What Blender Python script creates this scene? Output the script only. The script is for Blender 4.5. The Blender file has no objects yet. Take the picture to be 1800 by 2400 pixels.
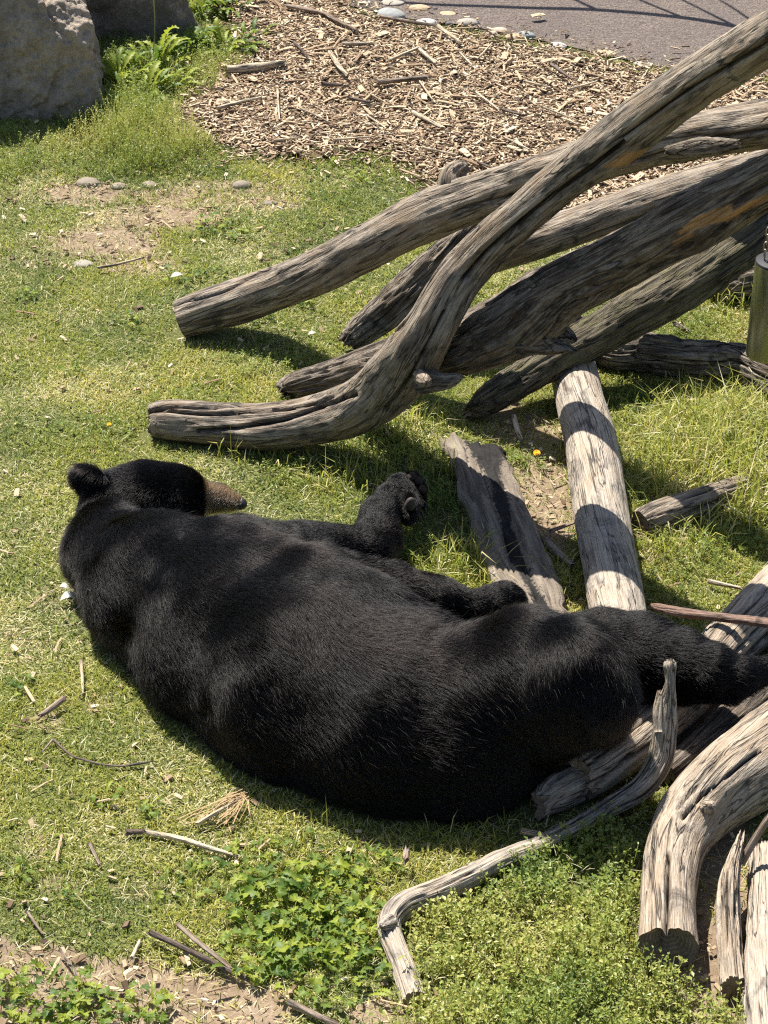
import bpy, math, random
import numpy as np
from mathutils import Vector, Matrix
R = math.radians
rng = np.random.default_rng(7)
random.seed(7)
sc = bpy.context.scene
col = sc.collection

# ---------------------------------------------------------------- camera, sky, sun, exposure
CAM_H, PITCH, FPX = 3.3, R(33.0), 5104.0          # lens height, downward tilt, focal length in photo pixels
cam = bpy.data.objects.new('camera', bpy.data.cameras.new('camera'))
col.objects.link(cam)
cam.location = (0, 0, CAM_H)
cam.rotation_euler = (math.pi/2 - PITCH, 0, 0)
cam.data.sensor_fit = 'VERTICAL'
cam.data.angle = 2*math.atan(1200/FPX)
cam.data.clip_end = 500
cam.data.clip_start = 0.05
sc.camera = cam

SUN_EL, SUN_AZ = R(59), R(-33)                    # azimuth from +Y (straight ahead), negative = from the left
wld = bpy.data.worlds.new('World'); sc.world = wld; wld.use_nodes = True
wn = wld.node_tree.nodes; wl = wld.node_tree.links
bg = wn['Background']; sky = wn.new('ShaderNodeTexSky')
sky.sky_type = 'NISHITA'; sky.sun_disc = False
sky.sun_elevation = SUN_EL; sky.sun_rotation = SUN_AZ
sky.altitude = 100; sky.air_density = 1.0; sky.dust_density = 1.2
wl.new(sky.outputs[0], bg.inputs[0]); bg.inputs[1].default_value = 0.068
sun = bpy.data.objects.new('sun', bpy.data.lights.new('sun', 'SUN'))
col.objects.link(sun)
sun.data.energy = 5.0; sun.data.angle = R(0.55); sun.data.color = (1.0, 0.955, 0.875)
sdir = Vector((math.sin(SUN_AZ)*math.cos(SUN_EL), math.cos(SUN_AZ)*math.cos(SUN_EL), math.sin(SUN_EL)))
sun.rotation_euler = sdir.to_track_quat('Z', 'Y').to_euler()
sun.location = sdir*30
vs = sc.view_settings
vs.view_transform = 'Standard'; vs.look = 'None'; vs.gamma = 1.0; vs.exposure = 1.15
sc.render.engine = 'CYCLES'
cy = sc.cycles
cy.max_bounces = 6; cy.diffuse_bounces = 3; cy.glossy_bounces = 3; cy.transmission_bounces = 4; cy.transparent_max_bounces = 6
cy.use_denoising = False; cy.filter_width = 1.2
try: cy.denoiser = 'OPENIMAGEDENOISE'; cy.denoising_prefilter = 'ACCURATE'
except Exception: pass
cy.sample_clamp_indirect = 4.0
try: sc.cycles_curves.shape = 'RIBBONS'
except Exception: pass

# ---------------------------------------------------------------- helpers
SP, CP = math.sin(PITCH), math.cos(PITCH)
def ray(u, v):
    a, b = (u-900)/FPX, (1200-v)/FPX
    return np.array((a, CP + b*SP, -SP + b*CP))
def P(u, v, z=0.0):
    """surveyed point: where the sight line through (u, v) of the photograph meets height z"""
    d = ray(u, v); t = (z-CAM_H)/d[2]
    return np.array((0, 0, CAM_H)) + d*t
def dist(u, v, z=0.0):
    return float(np.dot(P(u, v, z)-np.array((0, 0, CAM_H)), np.array((0, CP, -SP))))
def lift(z):
    return z
def px2m(px, u, v, z=0.0):
    return px*dist(u, v, z)/FPX
def U3(p): return p/np.maximum(np.linalg.norm(p, axis=-1, keepdims=True), 1e-9)

def _hash(ix, iy, iz, seed):
    h = (ix*374761393 + iy*668265263 + iz*2147483647 + seed*1274126177) & 0xffffffff
    h = ((h ^ (h >> 13))*1274126177) & 0xffffffff
    return ((h ^ (h >> 16)) & 0xffff)/65535.0
def noise3(p, seed=0):
    """value noise in 0..1 at points p (N,3)"""
    p = np.asarray(p, float); i = np.floor(p).astype(np.int64); f = p-i; f = f*f*(3-2*f)
    out = 0
    for dx in (0, 1):
        wx = f[..., 0] if dx else 1-f[..., 0]
        for dy in (0, 1):
            wy = f[..., 1] if dy else 1-f[..., 1]
            for dz in (0, 1):
                wz = f[..., 2] if dz else 1-f[..., 2]
                out = out + wx*wy*wz*_hash(i[..., 0]+dx, i[..., 1]+dy, i[..., 2]+dz, seed)
    return out
def fbm(p, seed=0, octv=3):
    s, a, t = 0, 0.5, 0
    p = np.asarray(p, float)
    for k in range(octv):
        s = s + a*noise3(p*(2**k), seed+k*17); t += a; a *= 0.55
    return s/t

def mesh_np(name, V, F, mat=None, smooth=True, attrs=None):
    """mesh from numpy: V (n,3), F (m,3|4) or list of such arrays"""
    me = bpy.data.meshes.new(name)
    Fs = F if isinstance(F, list) else [F]
    V = np.ascontiguousarray(V, np.float32)
    me.vertices.add(len(V)); me.vertices.foreach_set('co', V.ravel())
    loops = np.concatenate([f.ravel() for f in Fs]).astype(np.int32)
    sizes = np.concatenate([np.full(len(f), f.shape[1], np.int32) for f in Fs])
    starts = np.concatenate(([0], np.cumsum(sizes)[:-1])).astype(np.int32)
    me.loops.add(len(loops)); me.loops.foreach_set('vertex_index', loops)
    me.polygons.add(len(sizes)); me.polygons.foreach_set('loop_start', starts)
    try: me.polygons.foreach_set('loop_total', sizes)
    except Exception: pass
    me.update(calc_edges=True)
    me.polygons.foreach_set('use_smooth', np.full(len(sizes), smooth))
    if attrs:
        for k, a in attrs.items():
            a = np.asarray(a, np.float32)
            if a.ndim == 1:
                at = me.attributes.new(k, 'FLOAT', 'POINT'); at.data.foreach_set('value', a)
            elif a.shape[1] == 3:
                at = me.attributes.new(k, 'FLOAT_VECTOR', 'POINT'); at.data.foreach_set('vector', a.ravel())
    if mat: me.materials.append(mat)
    me.validate()
    return me
def link(name, me, parent=None, loc=None, rot=None, scale=None):
    o = bpy.data.objects.new(name, me); col.objects.link(o)
    if parent is not None: o.parent = parent
    if loc is not None: o.location = loc
    if rot is not None: o.rotation_euler = rot
    if scale is not None: o.scale = scale
    return o
def tag(o, label=None, cat=None, group=None, kind=None):
    if label: o['label'] = label
    if cat: o['category'] = cat
    if group: o['group'] = group
    if kind: o['kind'] = kind
    return o
def empty(name, loc, label, cat, group=None):
    o = bpy.data.objects.new(name, None); col.objects.link(o); o.location = loc
    o.empty_display_size = 0.05
    return tag(o, label, cat, group)

# ---------------------------------------------------------------- materials
class NT:
    def __init__(s, name):
        s.m = bpy.data.materials.new(name); s.m.use_nodes = True
        s.n = s.m.node_tree.nodes; s.l = s.m.node_tree.links
        s.b = s.n['Principled BSDF']; s.out = s.n['Material Output']
    def add(s, t, **kw):
        n = s.n.new(t)
        for k, v in kw.items(): setattr(n, k, v)
        return n
    def link(s, a, b): s.l.new(a, b); return s
    def attr(s, name): return s.add('ShaderNodeAttribute', attribute_name=name)
    def coord(s, scale=(1, 1, 1), src=None):
        mp = s.add('ShaderNodeMapping'); mp.inputs['Scale'].default_value = scale
        if src is None: src = s.add('ShaderNodeTexCoord').outputs['Object']
        s.link(src, mp.inputs['Vector']); return mp.outputs[0]
    def noise(s, vec, scale, detail=4, rough=0.6, dist=0.0):
        n = s.add('ShaderNodeTexNoise'); n.inputs['Scale'].default_value = scale
        n.inputs['Detail'].default_value = detail; n.inputs['Roughness'].default_value = rough
        n.inputs['Distortion'].default_value = dist
        s.link(vec, n.inputs['Vector']); return n.outputs['Fac']
    def ramp(s, fac, stops, interp='LINEAR'):
        r = s.add('ShaderNodeValToRGB'); r.color_ramp.interpolation = interp
        e = r.color_ramp.elements
        while len(e) < len(stops): e.new(0.5)
        for k, (p, c) in enumerate(stops):
            e[k].position = p; e[k].color = (*c, 1) if len(c) == 3 else c
        s.link(fac, r.inputs[0]); return r.outputs[0]
    def grey(s, fac, a, b, lo=0.0, hi=1.0):
        m = s.add('ShaderNodeMapRange'); m.inputs[1].default_value = a; m.inputs[2].default_value = b
        m.inputs[3].default_value = lo; m.inputs[4].default_value = hi
        s.link(fac, m.inputs[0]); return m.outputs[0]
    def mix(s, fac, a, b, mode='MIX'):
        m = s.add('ShaderNodeMix', data_type='RGBA', blend_type=mode)
        for sock, v in ((m.inputs[0], fac), (m.inputs[6], a), (m.inputs[7], b)):
            if isinstance(v, (int, float)): sock.default_value = v
            elif isinstance(v, tuple): sock.default_value = (*v, 1)
            else: s.link(v, sock)
        return m.outputs[2]
    def math(s, op, a, b=None):
        m = s.add('ShaderNodeMath', operation=op)
        for sock, v in ((m.inputs[0], a), (m.inputs[1], b)):
            if v is None: continue
            if isinstance(v, (int, float)): sock.default_value = v
            else: s.link(v, sock)
        return m.outputs[0]
    def bump(s, h, strength=0.5, dist=0.01):
        b = s.add('ShaderNodeBump'); b.inputs['Strength'].default_value = strength; b.inputs['Distance'].default_value = dist
        s.link(h, b.inputs['Height']); s.link(b.outputs[0], s.b.inputs['Normal']); return b
    def base(s, c, rough=0.8, spec=0.3):
        if isinstance(c, tuple): s.b.inputs['Base Color'].default_value = (*c, 1)
        else: s.link(c, s.b.inputs['Base Color'])
        s.b.inputs['Roughness'].default_value = rough
        s.b.inputs['Specular IOR Level'].default_value = spec
        return s
# ---------------------------------------------------------------- survey map: ground point -> place in the photograph
def proj(X):
    q = np.asarray(X, float)-np.array((0, 0, CAM_H))
    fw = np.maximum(q[..., 1]*CP-q[..., 2]*SP, .2)
    return 900+q[..., 0]/fw*FPX, 1200-(q[..., 1]*SP+q[..., 2]*CP)/fw*FPX
def inpoly(u, v, poly):
    u = np.asarray(u); v = np.asarray(v); ins = np.zeros(u.shape, bool)
    n = len(poly)
    for k in range(n):
        (x0, y0), (x1, y1) = poly[k], poly[(k+1) % n]
        if y0 == y1: continue
        c = (y0 > v) != (y1 > v)
        ins ^= c & (u < x0+(v-y0)*(x1-x0)/(y1-y0))
    return ins
def ell(u, v, cx, cy, a, b, soft=.35):
    d = np.sqrt(((u-cx)/a)**2+((v-cy)/b)**2)
    return np.clip((1+soft-d)/(2*soft), 0, 1)
MULCH_PX = [(455,262),(500,318),(610,352),(700,352),(860,334),(960,372),(1020,425),(1120,450),(1200,492),(1420,480),(1640,440),(1820,420),(2300,420),(2300,150),
            (1700,188),(1600,176),(1500,156),(1400,134),(1300,110),(1200,92),(1090,68),(960,52),(870,30),(800,12),(760,-40),(480,-60),(560,40),(605,110),(525,170),(470,225)]
PATH_PX = [(700,-45),(800,8),(870,24),(960,44),(1090,58),(1200,82),(1300,100),(1400,124),(1500,146),(1600,166),(1700,180),(2400,160)]
DIRT = [(250,566,135,42,1),(370,508,160,32,.9),(200,452,110,26,.9),(330,618,110,34,.65),(430,458,150,24,.75),(620,470,110,34,.6),(520,438,140,22,.65),(120,590,120,60,.35),(40,470,90,40,.3),(650,580,150,40,.3),(130,1400,60,40,.4),(520,1985,80,30,.4),(330,2090,90,40,.35),(60,1250,60,40,.3),(150,2080,100,40,.35),
        (470,262,50,45,.9),(880,2372,70,34,.9),(1000,2400,90,30,.6),(1270,1200,75,170,1),(1240,1010,110,45,.7),(1110,1130,50,60,.4),(1690,2150,120,260,.9),
        (1560,1290,70,40,.5),(1660,1700,140,90,.9),(105,1690,55,30,.45),(60,1500,70,50,.35),(230,1650,40,26,.5),(1180,960,70,30,.5),(80,1980,60,40,.4)]
def dirt_amount(u, v):
    d = np.zeros(np.shape(u))
    for cx, cy, a, b, w in DIRT: d = np.maximum(d, w*ell(u, v, cx, cy, a, b))
    e = v-(2192+np.clip(u, 0, 800)*.17+8*np.sin(u/31.))          # bare corner at the bottom
    d = np.maximum(d, np.clip(e/30+.3, 0, 1)*np.clip((740-u)/100, 0, 1))
    return d
def gz(x, y):
    p = np.stack([np.asarray(x)*3.1, np.asarray(y)*3.1, np.zeros(np.shape(x))], -1)
    return (fbm(p, 5, 3)-.5)*.022
def grid_axis(lo, hi, step, far):
    a = list(np.arange(lo, hi, step)); s = step; x = a[-1]
    while x < far: s *= 1.45; x += s; a.append(x)
    s = step; x = a[0]; b = []
    while x > -far: s *= 1.45; x -= s; b.append(x)
    return np.array(b[::-1]+a)
ax = grid_axis(-1.9, 1.9, .025, 70.0)
ay = grid_axis(2.9, 10.0, .025, 80.0)
gxx, gyy = np.meshgrid(ax, ay, indexing='xy')
gu, gv = proj(np.stack([gxx, gyy, np.zeros_like(gxx)], -1))
near = (np.abs(gxx) < 2.2) & (gyy > 2.6) & (gyy < 10.5)
hz = np.where(near, gz(gxx, gyy), 0)
dirtA = np.where(near, dirt_amount(gu, gv), .3)
hz = hz - .006*dirtA
nx_, ny_ = len(ax), len(ay)
ii = np.arange(nx_*ny_).reshape(ny_, nx_)
quads = np.stack([ii[:-1, :-1].ravel(), ii[:-1, 1:].ravel(), ii[1:, 1:].ravel(), ii[1:, :-1].ravel()], 1)
t = NT('soil')
c = t.coord()
n1 = t.noise(c, 9, 6, .65); n2 = t.noise(c, 70, 5, .7); n3 = t.noise(c, 300, 3, .6)
soil = t.ramp(n1, [(.3, (.20, .145, .095)), (.55, (.31, .235, .16)), (.75, (.38, .30, .215))])
soil = t.mix(t.grey(n2, .35, .7), t.mix(.55, soil, (.12, .08, .05)), soil)
thatch = t.ramp(t.noise(c, 220, 4, .7), [(.34, (.025, .028, .010)), (.5, (.09, .10, .03)), (.68, (.26, .25, .09))])
d = t.attr('dirt').outputs['Fac']
dd = t.grey(t.math('ADD', d, t.math('MULTIPLY', t.math('SUBTRACT', n1, .5), .8)), .25, .6)
t.base(t.mix(dd, thatch, soil), .95, .15)
t.bump(t.math('ADD', n2, t.math('MULTIPLY', n3, .5)), .6, .012)
M_SOIL = t.m
ground = link('ground', mesh_np('ground', np.stack([gxx.ravel(), gyy.ravel(), hz.ravel()], 1), quads, M_SOIL, True, {'dirt': dirtA.ravel()}))
tag(ground, kind='structure')

def sheet(name, poly_px, z0, mat, dome=0.0, step=.03, seed=3, wob=.03):
    """a thin sheet laid over the ground inside a surveyed outline"""
    W = np.array([P(u, v, .035)[:2] for u, v in poly_px])
    lo_, hi_ = W.min(0), W.max(0)
    xs = np.arange(lo_[0], min(hi_[0], 4)+step, step); ys = np.arange(lo_[1], min(hi_[1], 14)+step, step)
    X, Y = np.meshgrid(xs, ys, indexing='xy')
    jx = X+(noise3(np.stack([X*9, Y*9, X*0], -1), seed)-.5)*wob*2; jy = Y+(noise3(np.stack([X*9, Y*9, X*0+7], -1), seed)-.5)*wob*2
    inn = inpoly(jx, jy, [tuple(w) for w in W])
    Z = gz(X, Y)+z0+dome*np.clip(noise3(np.stack([X*4, Y*4, X*0], -1), seed+3)*1.2, 0, 1)
    id_ = np.arange(X.size).reshape(X.shape)
    q = np.stack([id_[:-1, :-1].ravel(), id_[:-1, 1:].ravel(), id_[1:, 1:].ravel(), id_[1:, :-1].ravel()], 1)
    k = inn.ravel()[q].sum(1) >= 3; q = q[k]
    used = np.unique(q); re = -np.ones(X.size, int); re[used] = np.arange(len(used))
    V = np.stack([X.ravel(), Y.ravel(), Z.ravel()], 1)[used]
    return mesh_np(name, V, re[q], mat)
t = NT('path_surface')
c = t.coord(); n1 = t.noise(c, 3, 5, .6); n2 = t.noise(c, 150, 4, .7); n3 = t.noise(t.coord((3, 14, 3)), 6, 5, .6)
pc = t.ramp(n2, [(.34, (.075, .055, .043)), (.5, (.21, .165, .135)), (.66, (.40, .33, .28))])
pc = t.mix(t.grey(n1, .35, .7, 0, .5), pc, (.14, .118, .115)); pc = t.mix(t.grey(n3, .58, .72, 0, .45), pc, (.11, .088, .082))
t.base(pc, .9, .2); t.bump(t.math('ADD', n2, n3), .9, .02)
M_PATH = t.m
pw = [P(u, v, .01)[:2] for u, v in PATH_PX]
far = [(9.0, pw[-1][1]), (40, 12), (40, 60), (-14, 60), (-1.2, 10.6)]
pv = np.array([(x, y, .010) for x, y in pw]+[(x, y, .010) for x, y in far])
import bmesh
bm = bmesh.new(); bv = [bm.verts.new(p) for p in pv]; bm.faces.new(bv); bmesh.ops.triangulate(bm, faces=bm.faces[:])
bmesh.ops.recalc_face_normals(bm, faces=bm.faces[:])
if bm.faces[0].normal.z < 0: bmesh.ops.reverse_faces(bm, faces=bm.faces[:])
me = bpy.data.meshes.new('path'); bm.to_mesh(me); bm.free(); me.materials.append(M_PATH)
path = tag(link('path', me), kind='structure')

t = NT('mulch_soil')
c = t.coord(); n1 = t.noise(c, 60, 5, .7); n2 = t.noise(c, 6, 3, .6)
t.base(t.ramp(n1, [(.3, (.055, .036, .022)), (.55, (.15, .10, .062)), (.75, (.30, .22, .135))]), .95, .1)
t.bump(n1, .8, .02); M_MULCH = t.m
mulch = link('mulch_bed', sheet('mulch_bed', MULCH_PX, .006, M_MULCH, .012, wob=.06)); tag(mulch, kind='structure')

# wood chips of the mulch: the largest one by one, the rest together
t = NT('wood_chip')
tn = t.attr('tone').outputs['Fac']; c = t.coord((1, 1, 1)); n = t.noise(c, 120, 3, .6)
cc = t.ramp(tn, [(0, (.06, .04, .025)), (.2, (.15, .095, .058)), (.42, (.30, .205, .125)), (.62, (.43, .32, .20)), (.8, (.53, .42, .28)), (.93, (.58, .50, .37)), (1, (.42, .22, .09))])
t.base(t.mix(t.grey(n, .3, .7, 0, .35), cc, t.mix(.5, cc, (.1, .07, .05))), .85, .25); t.bump(n, .4, .003); M_CHIP = t.m
def boxes(C, A, B, N_, tone):
    """warped little slabs: centre, half axes (n,3) -> verts, quads, tone"""
    s = np.array([(x, y, z) for z in (-1, 1) for y in (-1, 1) for x in (-1, 1)], float)
    n = len(C)
    j = 1+.35*(rng.random((n, 8, 1))-.5)
    V = C[:, None]+ (s[None, :, 0:1]*A[:, None]*j + s[None, :, 1:2]*B[:, None]*j + s[None, :, 2:3]*N_[:, None])
    f = np.array([(0,2,3,1),(4,5,7,6),(0,1,5,4),(2,6,7,3),(0,4,6,2),(1,3,7,5)])
    F = (f[None]+8*np.arange(n)[:, None, None]).reshape(-1, 4)
    return V.reshape(-1, 3), F, np.repeat(tone, 8)
def chip_frames(n, tilt):
    yaw = rng.random(n)*6.283; a = np.stack([np.cos(yaw), np.sin(yaw), rng.normal(0, tilt, n)], 1); a = U3(a)
    up = U3(np.stack([rng.normal(0, tilt, n), rng.normal(0, tilt, n), np.ones(n)], 1))
    b = U3(np.cross(up, a)); return a, b, np.cross(a, b)
def mulch_points(n):
    W = np.array([P(u, v, .035)[:2] for u, v in MULCH_PX]); out = []
    while sum(map(len, out)) < n:
        p = np.stack([rng.uniform(-1.0, 2.6, 60000), rng.uniform(6.2, 9.6, 60000)], 1)
        jp = p+rng.normal(0, .04, p.shape)*(1+2.2*(rng.random((len(p), 1)) < .3))
        out.append(p[inpoly(jp[:, 0], jp[:, 1], [tuple(w) for w in W]) & (proj(np.c_[p, p[:, 0]*0])[0] < 2000)])
    return np.concatenate(out)[:n]
n = 39000
mp = mulch_points(n); A, B, N_ = chip_frames(n, .22)
ln = .005+.019*rng.random(n)**2.2; wd = .0012+.0038*rng.random(n)**2.2; th = .0008+.0016*rng.random(n)
zz = gz(mp[:, 0], mp[:, 1])+.010+.016*noise3(np.c_[mp*4, mp[:, :1]*0], 6)*1.0+.012*rng.random(n)
tone = np.clip(rng.beta(1.15, 1.1, n), 0, .95)
V, F, T = boxes(np.c_[mp, zz], A*ln[:, None], B*wd[:, None], N_*th[:, None], tone)
o = link('mulch_chips', mesh_np('mulch_chips', V, F, M_CHIP, False, {'tone': T}), mulch); tag(o, kind='stuff')
chip_meshes = []
for k in range(16):
    L = [.03, .045, .025, .06][k % 4]*(1+.2*random.random()); w = [.007, .006, .011, .0045][k % 4]
    V, F, T = boxes(np.zeros((3, 3))+np.array([(-L*.5, 0, 0), (0, w*.25, .001), (L*.5, -w*.15, 0)]), np.array([(L*.55, 0, .001)]*3)*np.array([[1], [.8], [.9]]),
                    np.array([(0, w, 0)]*3)*np.array([[1], [.75], [.9]]), np.array([(0, 0, .0016)]*3)*np.array([[1], [1.25], [.9]]), np.full(3, [.75, .62, .8, .5, .7, .3, .68, .6][k % 8]))
    chip_meshes.append(mesh_np('wood_chip', V, F, M_CHIP, False, {'tone': T}))
cp = mulch_points(300)
for k in range(300):
    x, y = cp[k]; z = float(gz(x, y))+.026+.012*random.random()
    link('wood_chip', chip_meshes[k % 16], mulch, (x, y, z), (random.gauss(0, .25), random.gauss(0, .15), random.random()*6.28), (.75+.4*random.random(),)*3)
# ---------------------------------------------------------------- weathered wood
def wood(name, dark, mid, pale, warm, streak=.5, scale=1.0, rough=.8, moss=0.0, bumps=.5):
    t = NT(name)
    g = t.attr('grain').outputs['Vector']
    fib = t.noise(t.coord((270*scale, 270*scale, 13.0), g), 1.0, 4, .62, .2)
    st = t.noise(t.coord((60*scale, 60*scale, 5.0), g), 1.0, 5, .62, .5)
    pt = t.noise(t.coord((16, 16, 9), g), 1.0, 6, .65, .8)
    spk = t.noise(t.coord((330, 330, 120), g), 1.0, 3, .6)
    ckn = t.noise(t.coord((36*scale, 36*scale, 2.4), g), 1.0, 3, .5, .6)
    ck = t.grey(t.math('ABSOLUTE', t.math('SUBTRACT', ckn, .5)), .0, .020, 1, 0)
    c = t.ramp(st, [(.25, dark), (.42, mid), (.58, pale), (.78, mid)])
    c = t.mix(t.grey(pt, .44, .66, 0, .8), c, warm)
    c = t.mix(t.grey(pt, .48, .34, 0, .8), c, dark)
    c = t.mix(t.grey(fib, .52, .34, 0, streak), c, dark)
    c = t.mix(t.grey(fib, .56, .72, 0, .5), c, pale)
    c = t.mix(t.grey(spk, .60, .74, 0, .4), c, t.mix(.5, pale, (.42, .40, .36)))
    c = t.mix(t.math('MULTIPLY', ck, .9), c, (.022, .017, .013))  # fine crack lines: shade of their depth painted into the colour
    c = t.mix(t.attr('crack_shade').outputs['Fac'], c, (.02, .016, .012))  # carved cracks coloured near black, painted stand-in for the shade inside
    if moss: 
        mn = t.noise(t.coord((25, 25, 14), g), 1.0, 5, .7)
        c = t.mix(t.grey(mn, .48, .66, 0, moss), c, (.11, .105, .045))
    pe = t.attr('peel').outputs['Fac']
    c = t.mix(pe, c, t.ramp(fib, [(.3, (.26, .13, .05)), (.6, (.46, .27, .12)), (.8, (.55, .37, .19))]))
    t.base(c, rough-.08, .28)
    t.bump(t.math('SUBTRACT', t.math('ADD', t.math('MULTIPLY', fib, .8), t.math('ADD', t.math('MULTIPLY', st, 1.2), t.math('MULTIPLY', spk, .3))), t.math('MULTIPLY', ck, .8)), bumps*1.5, .008)
    return t.m
M_GREY = wood('weathered_grey_wood', (0.0228, 0.0175, 0.0132), (0.153, 0.121, 0.0911), (0.389, 0.33, 0.259), (0.225, 0.158, 0.099))
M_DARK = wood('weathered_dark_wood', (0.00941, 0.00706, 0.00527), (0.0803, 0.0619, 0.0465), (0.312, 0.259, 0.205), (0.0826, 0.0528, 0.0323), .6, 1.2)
M_BARK = wood('rough_bark', (0.0157, 0.0121, 0.00895), (0.128, 0.103, 0.0767), (0.398, 0.338, 0.268), (0.0972, 0.0689, 0.0444), .7, .8, .95, 0, .9)
M_MOSS = wood('mossy_bark', (0.0174, 0.0139, 0.00895), (0.091, 0.0763, 0.0521), (0.22, 0.185, 0.127), (0.091, 0.0697, 0.0349), .6, 1.0, .95, .7, .8)
M_PALE = wood('sun_bleached_wood', (0.0922, 0.0737, 0.0571), (0.368, 0.313, 0.254), (0.48, 0.42, 0.346), (0.387, 0.299, 0.207), .55, 1.3)
M_TAN = wood('barkless_tan_wood', (0.0545, 0.04, 0.029), (0.288, 0.231, 0.172), (0.476, 0.399, 0.311), (0.317, 0.235, 0.158), .5, 1.0)
M_TWIG = wood('twig_bark', (0.065, 0.0468, 0.0364), (0.221, 0.163, 0.124), (0.403, 0.325, 0.247), (0.195, 0.117, 0.078), .4, 2.0)
M_PTWIG = wood('pale_twig', (0.22, 0.165, 0.11), (0.506, 0.407, 0.286), (0.62, 0.561, 0.429), (0.528, 0.374, 0.231), .4, 2.0)
M_DTWIG = wood('dark_twig', (0.0286, 0.0234, 0.0195), (0.111, 0.0845, 0.0676), (0.221, 0.176, 0.143), (0.13, 0.078, 0.052), .5, 2.0)
M_RTWIG = wood('red_brown_twig', (0.065, 0.0364, 0.026), (0.208, 0.13, 0.0975), (0.338, 0.234, 0.182), (0.182, 0.0975, 0.065), .4, 2.0)
t = NT('end_grain')
g = t.attr('grain').outputs['Vector']
sx = t.add('ShaderNodeSeparateXYZ'); t.link(g, sx.inputs[0])
rr = t.math('SQRT', t.math('ADD', t.math('MULTIPLY', sx.outputs[0], sx.outputs[0]), t.math('MULTIPLY', sx.outputs[1], sx.outputs[1])))
nz = t.noise(t.coord((40, 40, 40), g), 1.0, 5, .6)
wv = t.math('SINE', t.math('ADD', t.math('MULTIPLY', rr, 900), t.math('MULTIPLY', nz, 9)))
c = t.mix(t.grey(wv, -1, 1, 0, .6), t.ramp(nz, [(.3, (.10, .075, .055)), (.55, (.26, .20, .145)), (.75, (.36, .29, .21))]), (.12, .09, .066))
t.base(c, .9, .2); t.bump(t.math('ADD', wv, nz), .35, .004); M_END = t.m

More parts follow.
